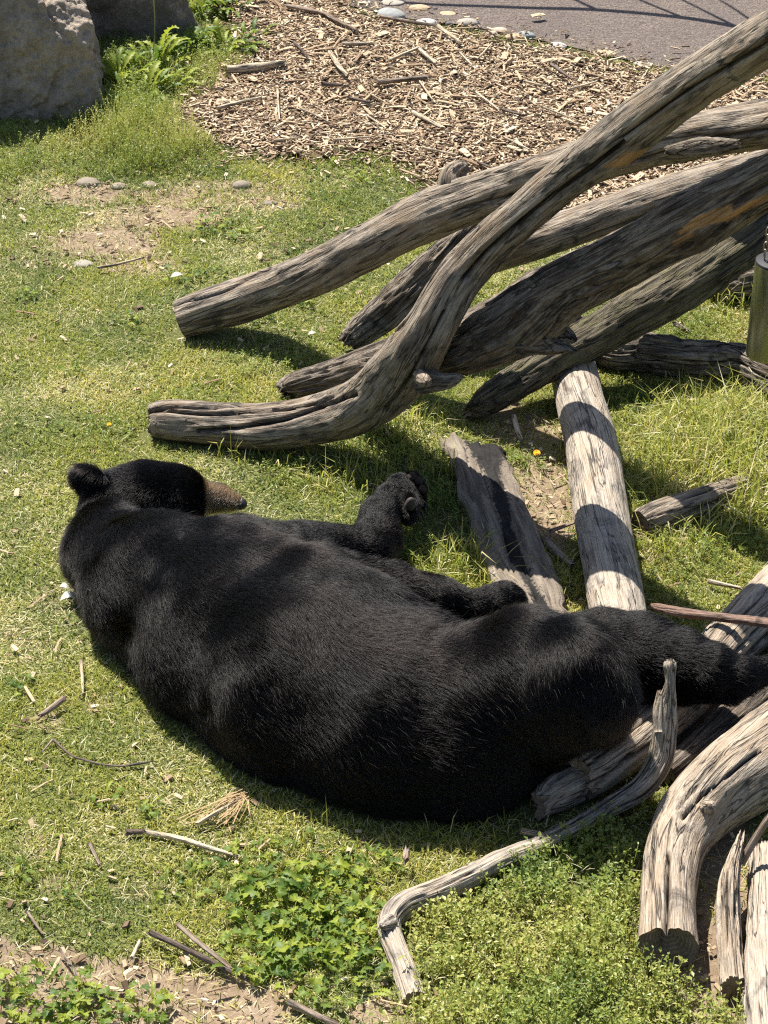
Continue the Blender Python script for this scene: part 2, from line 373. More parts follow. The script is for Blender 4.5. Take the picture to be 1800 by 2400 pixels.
def catmull(pts, n_per=24):
    p = np.asarray(pts, float); p = np.vstack([2*p[0]-p[1], p, 2*p[-1]-p[-2]]); out = []
    for k in range(1, len(p)-2):
        a, b, c_, d_ = p[k-1:k+3]; tt = np.linspace(0, 1, n_per, endpoint=False)[:, None]
        out.append(.5*((2*b)+(-a+c_)*tt+(2*a-5*b+4*c_-d_)*tt**2+(-a+3*b-3*c_+d_)*tt**3))
    out.append(p[-2:-1]); return np.concatenate(out)
LOGS = []          # axes of everything woody, for keeping grass out of it
def px_axis(pp):
    """surveyed axis: (u, v, z, radius in photo pixels) -> world (x, y, z, r)"""
    return np.array([(*P(u, v, z), px2m(r, u, v, z)) for u, v, z, r in pp])
def tube(name, axis, mat, ring=40, step=.012, seed=1, lump=.12, ridge=.0, crack=.0, ncr=2, bark=.0, twist=.6, ridge_f=5.0,
         jag0=.0, jag1=.0, taper0=1.0, taper1=1.0, peel=None, splits=(), flat=1.0, hollow0=0.0, endmat=None, keep=True):
    q = catmull(axis); d = np.r_[0, np.cumsum(np.linalg.norm(np.diff(q[:, :3], axis=0), axis=1))]
    n = max(int(d[-1]/step), 4); s = np.linspace(0, d[-1], n+1)
    q = np.stack([np.interp(s, d, q[:, k]) for k in range(4)], 1)
    c, r = q[:, :3], np.maximum(q[:, 3], .0008)
    e = np.minimum(s/np.maximum(r*1.2, 1e-4), 1); r = r*(taper0+(1-taper0)*np.sqrt(e))
    e = np.minimum((s[-1]-s)/np.maximum(r*1.2, 1e-4), 1); r = r*(taper1+(1-taper1)*np.sqrt(np.maximum(e, 0)))
    T = U3(np.gradient(c, axis=0))
    N0 = np.cross(T[0], (0, 0, 1.0)); N0 = U3(np.cross(N0, T[0])) if np.linalg.norm(N0) > .1 else np.array((1., 0, 0))
    Ns = [N0]
    for k in range(1, len(T)):
        v = Ns[-1]-T[k]*(Ns[-1]@T[k]); Ns.append(U3(v))
    N = np.array(Ns); Bn = np.cross(T, N)
    th = np.linspace(0, 2*np.pi, ring, endpoint=False)
    S, TH = np.meshgrid(s, th, indexing='ij'); RR = np.repeat(r[:, None], ring, 1)
    tw = TH+twist*S
    cx, sy = np.cos(tw), np.sin(tw); so = seed*7.3
    disp = np.zeros_like(S); crk_shade = np.zeros_like(S)
    if lump: disp += RR*lump*2*(fbm(np.stack([cx*1.1+so, sy*1.1, S*5], -1), seed, 3)-.5)
    if ridge: 
        nn = fbm(np.stack([cx*ridge_f+so, sy*ridge_f, S*4.0], -1), seed+1, 3); disp += ridge*2*(nn-.5)
        n2 = noise3(np.stack([cx*ridge_f*2.3+so, sy*ridge_f*2.3, S*3.0], -1), seed+4); disp -= ridge*1.1*np.exp(-((n2-.5)/.07)**2)
    if bark:
        n1 = noise3(np.stack([cx*4+so, sy*4, S*14], -1), seed+2); n2 = noise3(np.stack([cx*9+so, sy*9, S*30], -1), seed+3)
        disp += bark*(np.abs(2*n1-1)**.6-.5)+bark*.5*(np.abs(2*n2-1)**.6-.5)
    rs = np.random.default_rng(seed)
    for k in range(ncr if crack else 0):
        ph = rs.random()*6.283; s0, s1 = sorted(rs.random(2)*s[-1]); s0, s1 = max(s0-.15*s[-1], -1), s1+.2*s[-1]
        if s0 < .12*s[-1]: s0 = -1
        cen = ph+.35*(noise3(np.stack([s*6, s*0+k*3.1, s*0], -1), seed+9)-.5)*2
        dl = (tw-cen[:, None]+np.pi) % (2*np.pi)-np.pi
        win = np.clip((S-s0)/.05, 0, 1)*np.clip((s1-S)/.05, 0, 1)
        wdt = (.0035+.002*noise3(np.stack([s*30, s*0, s*0+k], -1), seed))[:, None]
        gs = win*np.exp(-(dl*RR/wdt)**2); disp -= crack*gs; crk_shade = np.maximum(crk_shade, np.clip(gs*1.6-.5, 0, 1))
    if splits:
        out_ = N[:, None]*np.cos(TH)[..., None]+Bn[:, None]*np.sin(TH)[..., None]
        V0 = c[:, None]+out_*(RR+disp)[..., None]; uu, vv = proj(V0)
        face = np.sum(out_*(np.array((0, 0, CAM_H))-V0), -1) > -.2
        for line, dep, wpx in splits:
            dm = np.full(uu.shape, 1e9)
            for (x0, y0), (x1, y1) in zip(line[:-1], line[1:]):
                L2 = (x1-x0)**2+(y1-y0)**2; tq = np.clip(((uu-x0)*(x1-x0)+(vv-y0)*(y1-y0))/L2, 0, 1)
                dm = np.minimum(dm, np.hypot(uu-x0-tq*(x1-x0), vv-y0-tq*(y1-y0)))
            dm = dm+2.5*(noise3(np.stack([S*40, TH*2, S*0], -1), seed+40)-.5)
            gs = np.exp(-(np.maximum(dm, 0)/wpx)**2)*face; disp -= dep*gs; crk_shade = np.maximum(crk_shade, np.clip(gs*1.8-.6, 0, 1))
    disp = np.maximum(disp, -.6*RR)
    rad = RR+disp
    off = np.zeros_like(S)
    jn = (noise3(np.stack([np.cos(TH)*2.2+so, np.sin(TH)*2.2, S*0], -1), seed+6)-.5)*2 + .5*(noise3(np.stack([np.cos(TH)*7+so, np.sin(TH)*7, S*0], -1), seed+8)-.5)*2
    if jag0: off += jn*jag0*np.exp(-S/(jag0*2.5))
    if jag1: off += jn*jag1*np.exp(-(s[-1]-S)/(jag1*2.5))
    V = c[:, None]+N[:, None]*(np.cos(TH)*rad)[..., None]+Bn[:, None]*(np.sin(TH)*rad*flat)[..., None]+T[:, None]*off[..., None]
    V = V.reshape(-1, 3)
    G = np.stack([cx*RR+so, sy*RR, S+so], -1).reshape(-1, 3)
    m = len(s); id_ = np.arange(m*ring).reshape(m, ring); nx = np.roll(id_, -1, 1)
    F = np.stack([id_[:-1].ravel(), nx[:-1].ravel(), nx[1:].ravel(), id_[1:].ravel()], 1)
    Vs, Gs, Q, Tr = [V], [G], [F], []
    base = len(V); capf = 0
    capq = []
    for end in (0, 1):
        k = 0 if end == 0 else m-1; sg = -1 if end == 0 else 1
        rimi = id_[k]; rim = V[rimi]; cen = rim.mean(0); prev = rimi
        for f_, dz in ((.93, .0), (.55, .0), (.08, .0)):
            dd_ = dz - (hollow0*(1-f_) if end == 0 else 0)
            vv = cen+(rim-cen)*f_+T[k]*sg*(dd_)+T[k]*((noise3(np.c_[rim*60*f_, ][:, :3], seed+20)-.5)*.006*(f_ < .9))[:, None]
            cur = base+np.arange(ring); base += ring
            Vs.append(vv); Gs.append(np.stack([np.cos(th)*r[k]*f_, np.sin(th)*r[k]*f_, np.full(ring, so)], 1))
            qn = np.stack([prev, cur, np.roll(cur, -1), np.roll(prev, -1)], 1)
            if end == 1: qn = qn[:, ::-1]
            capq.append(qn[:, ::-1]); prev = cur
        Vs.append(cen[None]-T[k][None]*(hollow0 if end == 0 else 0)*sg*1.0); Gs.append(np.array([[0, 0, so]])); ci = base; base += 1
        tr = np.stack([prev, np.full(ring, ci), np.roll(prev, -1)], 1)
        if end == 1: tr = tr[:, ::-1]
        Tr.append(tr[:, ::-1])
    V = np.concatenate(Vs); G = np.concatenate(Gs)
    pl = np.zeros(len(V))
    if peel:
        uu, vv = proj(V); ns = fbm(np.c_[G*np.array((40, 40, 12))], seed+30, 4)
        for (pu, pv, a, b, ang) in peel:
            ca, sa = math.cos(ang), math.sin(ang); du, dv = uu-pu, vv-pv
            e = np.sqrt(((du*ca+dv*sa)/a)**2+((-du*sa+dv*ca)/b)**2)+(ns-.5)*1.6
            pl = np.maximum(pl, np.clip((1-e)/.08, 0, 1))
    nside = len(F)
    Fq = np.concatenate([F]+capq)
    me = mesh_np(name, V, [Fq, np.concatenate(Tr)], mat, True, {'grain': G, 'peel': pl, 'crack_shade': np.r_[crk_shade.ravel(), np.zeros(len(V)-crk_shade.size)]})
    me.materials.append(endmat or M_END)
    mi = np.zeros(len(me.polygons), np.int32); mi[nside:] = 1; me.polygons.foreach_set('material_index', mi)
    if keep: LOGS.append(np.c_[c, r])
    return me
def log(name, label, cat, pp, mat, group=None, parent=None, **kw):
    ax_ = px_axis(pp)
    o = link(name, tube(name, ax_, mat, **kw), parent)
    if parent is None: tag(o, label, cat, group)
    return o
BIG = dict(ring=84, step=.008)
G_PILE = None
logA = log('log', 'long grey log bent at an elbow, topmost of the leaning log pile', 'log',
 [(352,985,0.055,40),(385,985,0.058,46),(480,992,0.06,51),(600,1000,0.07,55),(700,990,0.095,56),(800,966,0.15,60),(880,925,0.25,66),(945,860,0.39,70),(1002,775,0.56,63),(1065,665,0.7,55),(1110,612,0.765,53),(1193,528,0.89,51),(1306,433,1.02,52),(1434,340,1.16,60),(1561,245,1.3,60),(1680,166,1.43,59),(1800,90,1.56,60),(1960,-10,1.72,60)],
 M_GREY, splits=[([(1090,650),(1131,599),(1200,540),(1278,476),(1391,391),(1457,339)], .035, 7), ([(1457,322),(1540,262),(1618,207),(1800,100)], .02, 5), ([(463,1011),(560,1003),(666,984),(739,957),(830,925)], .02, 4.5), ([(900,965),(960,890),(1000,810),(1040,730)], .016, 4), ([(1180,640),(1120,700),(1085,770)], .016, 4)], seed=11, ridge=.0016, crack=.018, ncr=5, lump=.17, jag0=.008, taper0=.85, twist=.5, peel=[(1475,372,50,14,-.35)], **BIG)
log('branch_stub', None, None, [(985,890,0.42,36),(1040,893,0.435,22),(1078,884,0.445,13),(1084,882,0.445,9)], M_GREY, parent=logA, ring=32, seed=12, ridge=.002, lump=.2, taper1=.5)
log('knot', None, None, [(985,885,0.45,20),(996,893,0.475,17),(1000,896,0.49,11)], M_GREY, parent=logA, ring=28, step=.006, seed=13, ridge=.002, lump=.25, taper1=.4)
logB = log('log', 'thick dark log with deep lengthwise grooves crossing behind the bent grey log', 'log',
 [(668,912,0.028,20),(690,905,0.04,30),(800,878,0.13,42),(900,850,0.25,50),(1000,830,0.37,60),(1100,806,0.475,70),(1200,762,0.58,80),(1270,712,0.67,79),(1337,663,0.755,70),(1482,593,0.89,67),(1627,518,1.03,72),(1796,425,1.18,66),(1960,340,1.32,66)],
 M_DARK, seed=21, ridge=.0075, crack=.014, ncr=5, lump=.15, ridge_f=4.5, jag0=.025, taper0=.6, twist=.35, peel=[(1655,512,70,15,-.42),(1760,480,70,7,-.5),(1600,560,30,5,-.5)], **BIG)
log('broken_stub', None, None, [(1225,785,0.57,50),(1275,790,0.575,44),(1318,800,0.575,34),(1336,806,0.575,22)], M_DARK, parent=logB, ring=48, step=.007, seed=22, ridge=.006, lump=.3, jag1=.03, taper1=.6)
log('log', 'round log with a knobbly stub, its sawn end on the open lawn', 'log',
 [(422,748,0.058,47),(470,733,0.08,50),(600,692,0.15,52),(720,648,0.27,54),(850,585,0.4,55),(1000,505,0.55,57),(1120,462,0.645,54),(1230,428,0.73,53),(1400,375,0.88,55),(1600,325,1,55),(1800,287,1.12,56),(1960,260,1.22,56)],
 M_GREY, seed=31, ridge=.0022, crack=.010, ncr=4, lump=.17, twist=.25, ridge_f=5, **BIG)
L1 = bpy.context.scene.collection.objects[-1]
kn = log('knob', None, None, [(1062,465,0.60,38),(1060,435,0.645,36),(1064,412,0.67,32),(1080,394,0.69,27),(1096,388,0.695,18)], M_GREY, parent=L1, ring=40, step=.006, seed=32, bark=.010, lump=.5, taper1=.5)
log('bark_patch', None, None, [(1560,352,1.025,10),(1640,345,1.075,22),(1730,338,1.13,12)], M_BARK, parent=L1, ring=24, seed=33, bark=.004, lump=.3, flat=.5, jag0=.01, jag1=.01)
log('log', 'smooth brown log showing in the gap between bent log and grooved dark log', 'log',
 [(1120,612,0.18,40),(1250,565,0.27,45),(1400,513,0.36,46),(1550,462,0.45,46),(1700,418,0.53,45),(1900,370,0.62,45)], M_GREY, seed=41, ridge=.002, crack=.008, ncr=5, lump=.08, **BIG)
log('log', 'rough barked log end standing on the grass behind the bent log elbow', 'log',
 [(812,808,.035,26),(835,787,.06,34),(930,708,.17,43),(1040,602,.31,42),(1130,512,.42,38),(1190,440,.50,36)], M_BARK, seed=51, bark=.012, lump=.18, jag0=.02, taper0=.8, **BIG)
log('log', 'mossy furrowed log slanting down under the grooved dark log to the grass', 'log',
 [(1100,962,0.028,22),(1125,950,0.042,30),(1180,915,0.075,39),(1289,846,0.125,46),(1386,792,0.165,52),(1530,712,0.235,58),(1627,652,0.285,58),(1723,588,0.33,54),(1800,528,0.37,54),(1940,430,0.43,54)],
 M_MOSS, seed=61, ridge=.006, bark=.006, crack=.014, ncr=6, lump=.12, jag0=.025, taper0=.6, **BIG)
log('log', 'low gnarled bark log lying across the grass under the mossy log', 'log',
 [(1330,752,.04,26),(1420,822,.045,38),(1500,826,.05,45),(1600,838,.055,46),(1720,848,.055,46),(1800,884,.05,42),(1930,930,.045,42)], M_BARK, seed=71, bark=.010, ridge=.005, lump=.22, crack=.01, ncr=3, **BIG)
log('log', 'crumbling pale bark log lying on the grass behind the hanging metal tube', 'log',
 [(1645,672,.02,14),(1680,664,.045,36),(1730,652,.06,52),(1800,632,.07,60),(1920,600,.07,60)], M_BARK, seed=75, bark=.016, lump=.3, jag0=.03, taper0=.6, ring=72, step=.009)
log('log', 'pale round post lying on bare soil, crossed by bands of shadow', 'log',
 [(1334,826,.02,50),(1346,874,.036,54),(1362,950,.055,57),(1386,1050,.058,62),(1413,1230,.06,65),(1447,1420,.062,67),(1468,1540,.062,68)], M_PALE, seed=81, ridge=.0015, crack=.005, ncr=3, lump=.05, **BIG)
log('log', 'short grey log with cracked round end half hidden in long grass', 'log',
 [(1500,1228,.036,38),(1540,1212,.036,38),(1620,1183,.034,36),(1700,1155,.03,31),(1745,1138,.028,26)], M_GREY, seed=85, ridge=.004, crack=.010, ncr=4, lump=.14, taper0=.85, ring=72, step=.008)
log('log', 'smooth barkless log under the bear hind legs with split cut end', 'log',
 [(1352,1822,.055,60),(1400,1795,.058,64),(1500,1722,.062,65),(1600,1628,.066,66),(1715,1502,.07,66),(1850,1372,.075,68),(1960,1270,.08,68)], M_TAN, splits=[([(1346,1814),(1462,1725),(1525,1675)], .018, 3), ([(1399,1847),(1482,1764)], .018, 3), ([(1724,1529),(1757,1493),(1800,1450)], .018, 3), ([(1690,1500),(1740,1440),(1800,1385)], .012, 2.5)], seed=91, ridge=.0016, crack=.015, ncr=7, lump=.08, jag0=.012, twist=.15, **BIG)
log('log', 'short block of split log wedged against the bear rump', 'log',
 [(1262,1888,.035,34),(1300,1862,.04,44),(1352,1838,.04,46)], M_TAN, seed=93, ridge=.003, crack=.01, ncr=3, lump=.25, jag0=.02, jag1=.01, ring=60, step=.008)
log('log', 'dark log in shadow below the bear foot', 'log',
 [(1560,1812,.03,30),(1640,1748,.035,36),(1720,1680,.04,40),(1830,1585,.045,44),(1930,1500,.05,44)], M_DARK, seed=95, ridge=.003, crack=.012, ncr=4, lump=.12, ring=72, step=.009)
logO = log('log', 'stout curved log with a hollow cracked cut end pointing at the weeds', 'log',
 [(1566,2222,.062,67),(1566,2160,.064,65),(1568,2080,.066,64),(1586,1990,.070,68),(1628,1912,.078,82),(1702,1837,.086,95),(1800,1768,.093,103),(1950,1645,.1,104)],
 M_TAN, splits=[([(1566,2004),(1567,2073),(1562,2156),(1552,2235)], .03, 5), ([(1600,1915),(1644,1865),(1717,1809),(1779,1759)], .02, 3.5), ([(1588,1894),(1644,1821),(1694,1765)], .018, 3), ([(1530,1990),(1515,2080)], .012, 3)], seed=105, ridge=.0009, crack=.012, ncr=2, lump=.15, twist=.2, hollow0=.05, jag0=.006, ring=96, step=.007)
log('log', 'weathered broken slab leaning beside the hollow curved log', 'plank',
 [(1718,2320,.03,58),(1712,2240,.045,56),(1708,2150,.07,52),(1712,2060,.10,44),(1728,1990,.12,26),(1734,1966,.125,12)], M_TAN, seed=111, ridge=.006, crack=.02, ncr=6, lump=.22, jag1=.03, flat=.55, ring=84, step=.008)
log('log', 'pale tan split log with crosswise cracks beside the broken slab', 'log',
 [(1815,2480,.04,70),(1812,2380,.045,66),(1808,2250,.05,62),(1806,2120,.05,58),(1812,2010,.05,52)], M_PALE, seed=115, ridge=.004, crack=.012, ncr=5, bark=.004, lump=.15, ring=84, step=.009)
log('branch', 'thin stick leaning behind the broken slab at the frame edge', 'branch', [(1740,2020,.10,9),(1780,1950,.17,9),(1830,1880,.24,9)], M_TWIG, seed=117, ring=24, ridge=.001)
log('branch', 'crooked barkless branch with one raised knobbed end in front of the bear', 'branch',
 [(970,2345,.022,30),(948,2272,.026,27),(928,2222,.03,26),(912,2165,.034,29),(945,2124,.036,32),(1011,2096,.036,31),(1095,2058,.034,29),(1180,2016,.03,27),(1264,1981,.028,23),(1348,1938,.03,22),(1432,1888,.04,26),(1502,1846,.06,29),(1545,1782,.105,31),(1557,1716,.165,29),(1563,1650,.225,24),(1568,1612,.265,15),(1570,1574,.30,14),(1571,1556,.318,18),(1571,1545,.326,14)],
 M_PALE, seed=121, ridge=.0036, crack=.006, ncr=8, lump=.16, taper1=.6, ring=64, step=.007)
SB = col.objects[-1]
log('knot', None, None, [(915,2160,.055,20),(902,2166,.062,17),(893,2172,.066,10)], M_PALE, parent=SB, ring=28, step=.005, seed=122, ridge=.002, lump=.2, taper1=.5)
log('side_shoot', None, None, [(1545,1715,.18,12),(1543,1670,.215,13),(1547,1628,.25,7)], M_PALE, parent=SB, ring=24, step=.006, seed=123, ridge=.003, lump=.2, jag1=.012)
log('branch', 'dark reddish stick laid over the smooth barkless log beyond the bear legs', 'branch',
 [(1530,1420,.09,6),(1545,1424,.10,10),(1600,1436,.125,12),(1700,1448,.165,11),(1800,1460,.2,12),(1930,1475,.25,12)], M_RTWIG, seed=125, lump=.12, ridge=.001, ring=28, step=.008, jag0=.01)

for k_, (par, u, v, z, r) in enumerate([(logB, 1160, 795, .56, 18), (L1, 700, 645, .30, 12), (logO, 1660, 1890, .165, 18)]):
    log('knot', None, None, [(u-3, v+4, z-.035, r*1.1), (u, v, z-.012, r), (u+2, v-3, z-.004, r*.5)], par.data.materials[0], parent=par, ring=24, step=.004, seed=400+k_, ridge=.002, lump=.3, taper1=.5, keep=False)
# charred plank: a split board with ragged ends
def plank():
    n, m = 150, 44
    Lp = [(1036,1013),(1068,1110),(1098,1203),(1135,1307),(1190,1390),(1235,1470)]
    Rp = [(1176,1030),(1202,1105),(1234,1176),(1277,1270),(1318,1390),(1345,1470)]
    L = catmull(np.array([P(u, v, .05) for u, v in Lp])); Rr = catmull(np.array([P(u, v, .045) for u, v in Rp]))
    f = np.linspace(0, 1, n); k = np.linspace(0, len(L)-1, n)
    L = np.stack([np.interp(k, np.arange(len(L)), L[:, a]) for a in range(3)], 1); Rr = np.stack([np.interp(k, np.arange(len(Rr)), Rr[:, a]) for a in range(3)], 1)
    w = np.linspace(0, 1, m); S, T = np.meshgrid(f, w, indexing='ij')
    X = L[:, None]*(1-T[..., None])+Rr[:, None]*T[..., None]
    dirv = U3(L[-1]-L[0]); ls = S*np.linalg.norm(L[-1]-L[0]); wt = T*.15
    g = np.stack([wt+3.3, wt*0+1.1, ls+2.2], -1)
    h = .010*(fbm(np.stack([wt*60, wt*0, ls*5], -1), 201, 3)-.5)*2+.016*(fbm(np.stack([wt*20, wt*0+3, ls*6], -1), 202, 3)-.5)
    n2 = noise3(np.stack([wt*90, wt*0, ls*4], -1), 205); h -= .008*np.exp(-((n2-.5)/.07)**2)
    h -= .012*(np.exp(-(T/.06)**2)+np.exp(-((1-T)/.06)**2))
    pit = fbm(np.stack([wt*45, wt*0, ls*22], -1), 206, 4); char = np.exp(-((T-(.60-.08*S+.07*np.sin(S*7)))/.12)**2)*.95+.9*np.exp(-((S-.03)/.13)**2)*np.clip((T-.25)*4, 0, 1)
    ch = np.clip((char+(pit-.5)*1.6-.5)/.5, 0, 1)
    h -= .008*ch*np.clip((pit-.45)*4, 0, 1)
    jag = (noise3(np.stack([wt*70, wt*0, wt*0], -1), 207)-.4)*.045+np.clip((T-.35)*4, 0, 1)*.018
    X = X + dirv*(jag*np.exp(-ls/.05))[..., None]
    ed = (noise3(np.stack([ls*25, ls*0, T.round()*3], -1), 208)-.5)*.018*(np.exp(-(T/.15)**2)-np.exp(-((1-T)/.15)**2))
    X[..., 0] += ed
    top = X.copy(); top[..., 2] += h; bot = X.copy(); bot[..., 2] -= .045
    V = np.concatenate([top.reshape(-1, 3), bot.reshape(-1, 3)]); id_ = np.arange(n*m).reshape(n, m)
    F1 = np.stack([id_[:-1, :-1].ravel(), id_[:-1, 1:].ravel(), id_[1:, 1:].ravel(), id_[1:, :-1].ravel()], 1)
    F2 = F1[:, ::-1]+n*m
    def rim(a): a = np.asarray(a); return np.stack([a[:-1], a[:-1]+n*m, a[1:]+n*m, a[1:]], 1)
    loop = np.concatenate([id_[0, :], id_[1:, -1], id_[-1, ::-1][1:], id_[::-1, 0][1:]])
    me = mesh_np('charred_plank', V, np.concatenate([F1, F2, rim(loop)]), None, True,
                 {'grain': np.concatenate([g.reshape(-1, 3)]*2), 'char': np.concatenate([np.clip(char, 0, 1).ravel()]*2)})
    bmx = bmesh.new(); bmx.from_mesh(me); bmesh.ops.recalc_face_normals(bmx, faces=bmx.faces[:]); bmx.to_mesh(me); bmx.free()
    LOGS.append(np.c_[(L+Rr)/2-np.array((0, 0, .02)), np.full(n, .062)])
    return me
t = NT('charred_board'); g = t.attr('grain').outputs['Vector']
fib = t.noise(t.coord((160, 160, 5), g), 1, 6, .7, .3); st = t.noise(t.coord((50, 50, 5), g), 1, 5, .65); ck = t.noise(t.coord((60, 60, 90), g), 1, 4, .7)
c = t.ramp(st, [(.25, (.05, .04, .032)), (.48, (.19, .155, .12)), (.7, (.36, .30, .235))])
c = t.mix(t.grey(fib, .5, .3, 0, .6), c, (.08, .065, .05)); c = t.mix(t.grey(ck, .60, .68, 0, .7), c, (.05, .042, .035))
ch = t.attr('char').outputs['Fac']
c = t.mix(t.grey(t.math('ADD', ch, t.math('ADD', t.math('MULTIPLY', t.math('SUBTRACT', ck, .5), 1.6), t.math('MULTIPLY', t.math('SUBTRACT', st, .5), 2.2))), .30, .55), c, (.02, .018, .017))
t.base(c, .85, .25); t.bump(t.math('ADD', fib, t.math('MULTIPLY', ck, .8)), .7, .008); M_PLANK = t.m
pm = plank(); pm.materials.append(M_PLANK)
tag(link('plank', pm), 'split plank with a black charred streak lying between bear paw and pale post', 'plank')
# ---------------------------------------------------------------- the bear
# every chain: (u, v, z, radius); the sight lines are surveyed from the photograph, z and radius in metres
BEAR = {
 'torso':  [(388,1385,.12,.195),(552,1488,.12,.238),(728,1590,.12,.265),(905,1670,.11,.25),(1060,1702,.11,.235)],
 'ridge':  [(575,1285,.28,.055),(728,1350,.315,.06),(880,1432,.295,.06),(965,1490,.26,.05)],
 'neck':   [(335,1362,.13,.16),(256,1290,.12,.104),(262,1222,.13,.09)],
 'skull':  [(262,1180,.15,.084),(340,1170,.155,.096),(414,1167,.15,.090)],
 'muzzle': [(440,1165,.14,.064),(508,1167,.128,.040),(546,1175,.122,.029)],
 'shoulder':[(505,1345,.20,.14),(650,1338,.17,.12)],
 'chest':  [(560,1355,.13,.155),(735,1365,.12,.12)],
 'arm_a':  [(700,1310,.16,.10),(850,1302,.11,.074),(882,1262,.105,.066),(892,1208,.11,.050),(912,1162,.12,.036),(930,1140,.126,.030),(948,1150,.122,.026),(955,1185,.112,.026),(956,1212,.105,.022)],
 'toes':  [(938,1130,.13,.028),(966,1124,.125,.022),(982,1146,.115,.018),(985,1182,.10,.014)],
 'arm_b':  [(740,1372,.17,.105),(915,1385,.14,.074),(1020,1408,.125,.056),(1105,1428,.10,.042),(1150,1416,.095,.041),(1184,1404,.085,.040),(1197,1410,.08,.034)],
 'thigh':  [(1100,1645,.20,.18),(1230,1585,.28,.148),(1330,1592,.315,.135),(1372,1630,.29,.110)],
 'shin':   [(1365,1630,.25,.10),(1300,1680,.20,.085),(1250,1680,.15,.07)],
 'leg':    [(1250,1600,.16,.13),(1420,1540,.17,.108),(1500,1545,.18,.108),(1590,1558,.195,.084),(1660,1572,.205,.064),(1718,1588,.195,.048),(1790,1574,.185,.032),(1870,1570,.18,.032),(1930,1570,.18,.03)],
 'heel':   [(1718,1590,.19,.046),(1712,1612,.175,.03)],
}
def bear_prims():
    out = []
    for name, ch in BEAR.items():
        pts = [P(u, v, z) for u, v, z, r in ch]; rs = [c[3] for c in ch]
        for k in range(len(ch)-1): out.append((name, pts[k], pts[k+1], rs[k], rs[k+1]))
    return out
PR = bear_prims()
SMOOTH = {'ridge': .06, 'torso': .05, 'neck': .05, 'skull': .03, 'muzzle': .016, 'shoulder': .016, 'chest': .02, 'arm_a': .016, 'toes': .012, 'arm_b': .012, 'thigh': .02, 'shin': .03, 'leg': .008, 'heel': .02}
ear_c = [(P(206,1128,.215), P(206,1128,.215)), (P(420,1102,.10), P(420,1102,.10))]
def seg_d(X, a, b, ra, rb):
    ab = b-a; L = float(ab@ab)+1e-9
    t = np.clip(((X-a)@ab)/L, 0, 1)
    return np.linalg.norm(X-(a+t[:, None]*ab), axis=1) - (ra+(rb-ra)*t)
def smin(a, b, k):
    h = np.clip(0.5+0.5*(b-a)/k, 0, 1)
    return b+(a-b)*h - k*h*(1-h)
TDIR = U3((P(1065,1693,.15)-P(300,1290,.15))*np.array((1, 1, 0)))
HEAD_FWD = U3(P(540,1178,.12)-P(300,1185,.15))
HEAD_UP = U3(np.array((-.25, .35, .75))); HEAD_UP = U3(HEAD_UP-HEAD_FWD*(HEAD_UP@HEAD_FWD))
HEAD_SIDE = np.cross(HEAD_FWD, HEAD_UP)
def ear_d(X, c, nrm):
    """cupped round ear: a short thick disc"""
    q = X-c; h = q@nrm; rr = np.linalg.norm(q-h[:, None]*nrm, axis=1)
    d = np.sqrt(np.maximum(rr-.039, 0)**2 + (h*1.15)**2) - .018
    cup = np.linalg.norm(q-nrm*.024, axis=1)-.027
    return np.maximum(d, -cup)
def bear_field(X):
    d = None
    for name, a, b, ra, rb in PR:
        s = seg_d(X, a, b, ra, rb)
        d = s if d is None else smin(d, s, SMOOTH[name])
    e = ear_d(X, P(208,1131,.22), U3(np.array((.25, .85, .2))))
    d = smin(d, e, .014)
    e = ear_d(X, P(345,1135,.07), U3(np.array((.5, .8, .2))))
    d = smin(d, e, .014)
    d = d-.010*(fbm(X*5.5+4, 55, 2)-.5)*2-.004*(fbm(X*14, 56, 2)-.5)*2
    return np.maximum(d, .003-X[:, 2])
def surface_nets(f, org, h):
    nx, ny, nz = f.shape; s = f < 0
    # cells crossing
    c = [s[i:nx-1+i, j:ny-1+j, k:nz-1+k] for i in (0,1) for j in (0,1) for k in (0,1)]
    tot = sum(x.astype(np.int8) for x in c)
    act = (tot > 0) & (tot < 8)
    idx = -np.ones(act.shape, np.int64); cells = np.argwhere(act); idx[act] = np.arange(len(cells))
    acc = np.zeros((len(cells), 3)); cnt = np.zeros(len(cells))
    i0, j0, k0 = cells.T
    corners = [(i,j,k) for i in (0,1) for j in (0,1) for k in (0,1)]
    for a in range(8):
        for b in range(a+1, 8):
            A, B = corners[a], corners[b]
            if sum(abs(x-y) for x, y in zip(A, B)) != 1: continue
            fa = f[i0+A[0], j0+A[1], k0+A[2]]; fb = f[i0+B[0], j0+B[1], k0+B[2]]
            m = (fa < 0) != (fb < 0); t = np.where(m, fa/np.where(m, fa-fb, 1), 0)
            p = np.array(A)[None, :] + t[:, None]*(np.array(B)-np.array(A))[None, :]
            acc += np.where(m[:, None], p, 0); cnt += m
    V = org + h*(cells + acc/cnt[:, None])
    Q = []
    for ax in range(3):
        sl0 = [slice(None)]*3; sl1 = [slice(None)]*3; sl0[ax] = slice(0, -1); sl1[ax] = slice(1, None)
        a, b = s[tuple(sl0)], s[tuple(sl1)]
        o1, o2 = [(1,2),(2,0),(0,1)][ax]
        e = np.argwhere(a != b); e = e[(e[:, o1] > 0) & (e[:, o2] > 0) & (e[:, o1] < f.shape[o1]-1) & (e[:, o2] < f.shape[o2]-1)]
        flip = a[tuple(e.T)]
        d1 = np.zeros(3, int); d1[o1] = 1; d2 = np.zeros(3, int); d2[o2] = 1
        q = np.stack([idx[tuple((e-d1-d2).T)], idx[tuple((e-d2).T)], idx[tuple(e.T)], idx[tuple((e-d1).T)]], 1)
        q = np.where(flip[:, None], q, q[:, ::-1]); Q.append(q)
    return V, np.concatenate(Q)
allp = np.array([p for _, a, b, _, _ in PR for p in (a, b)])
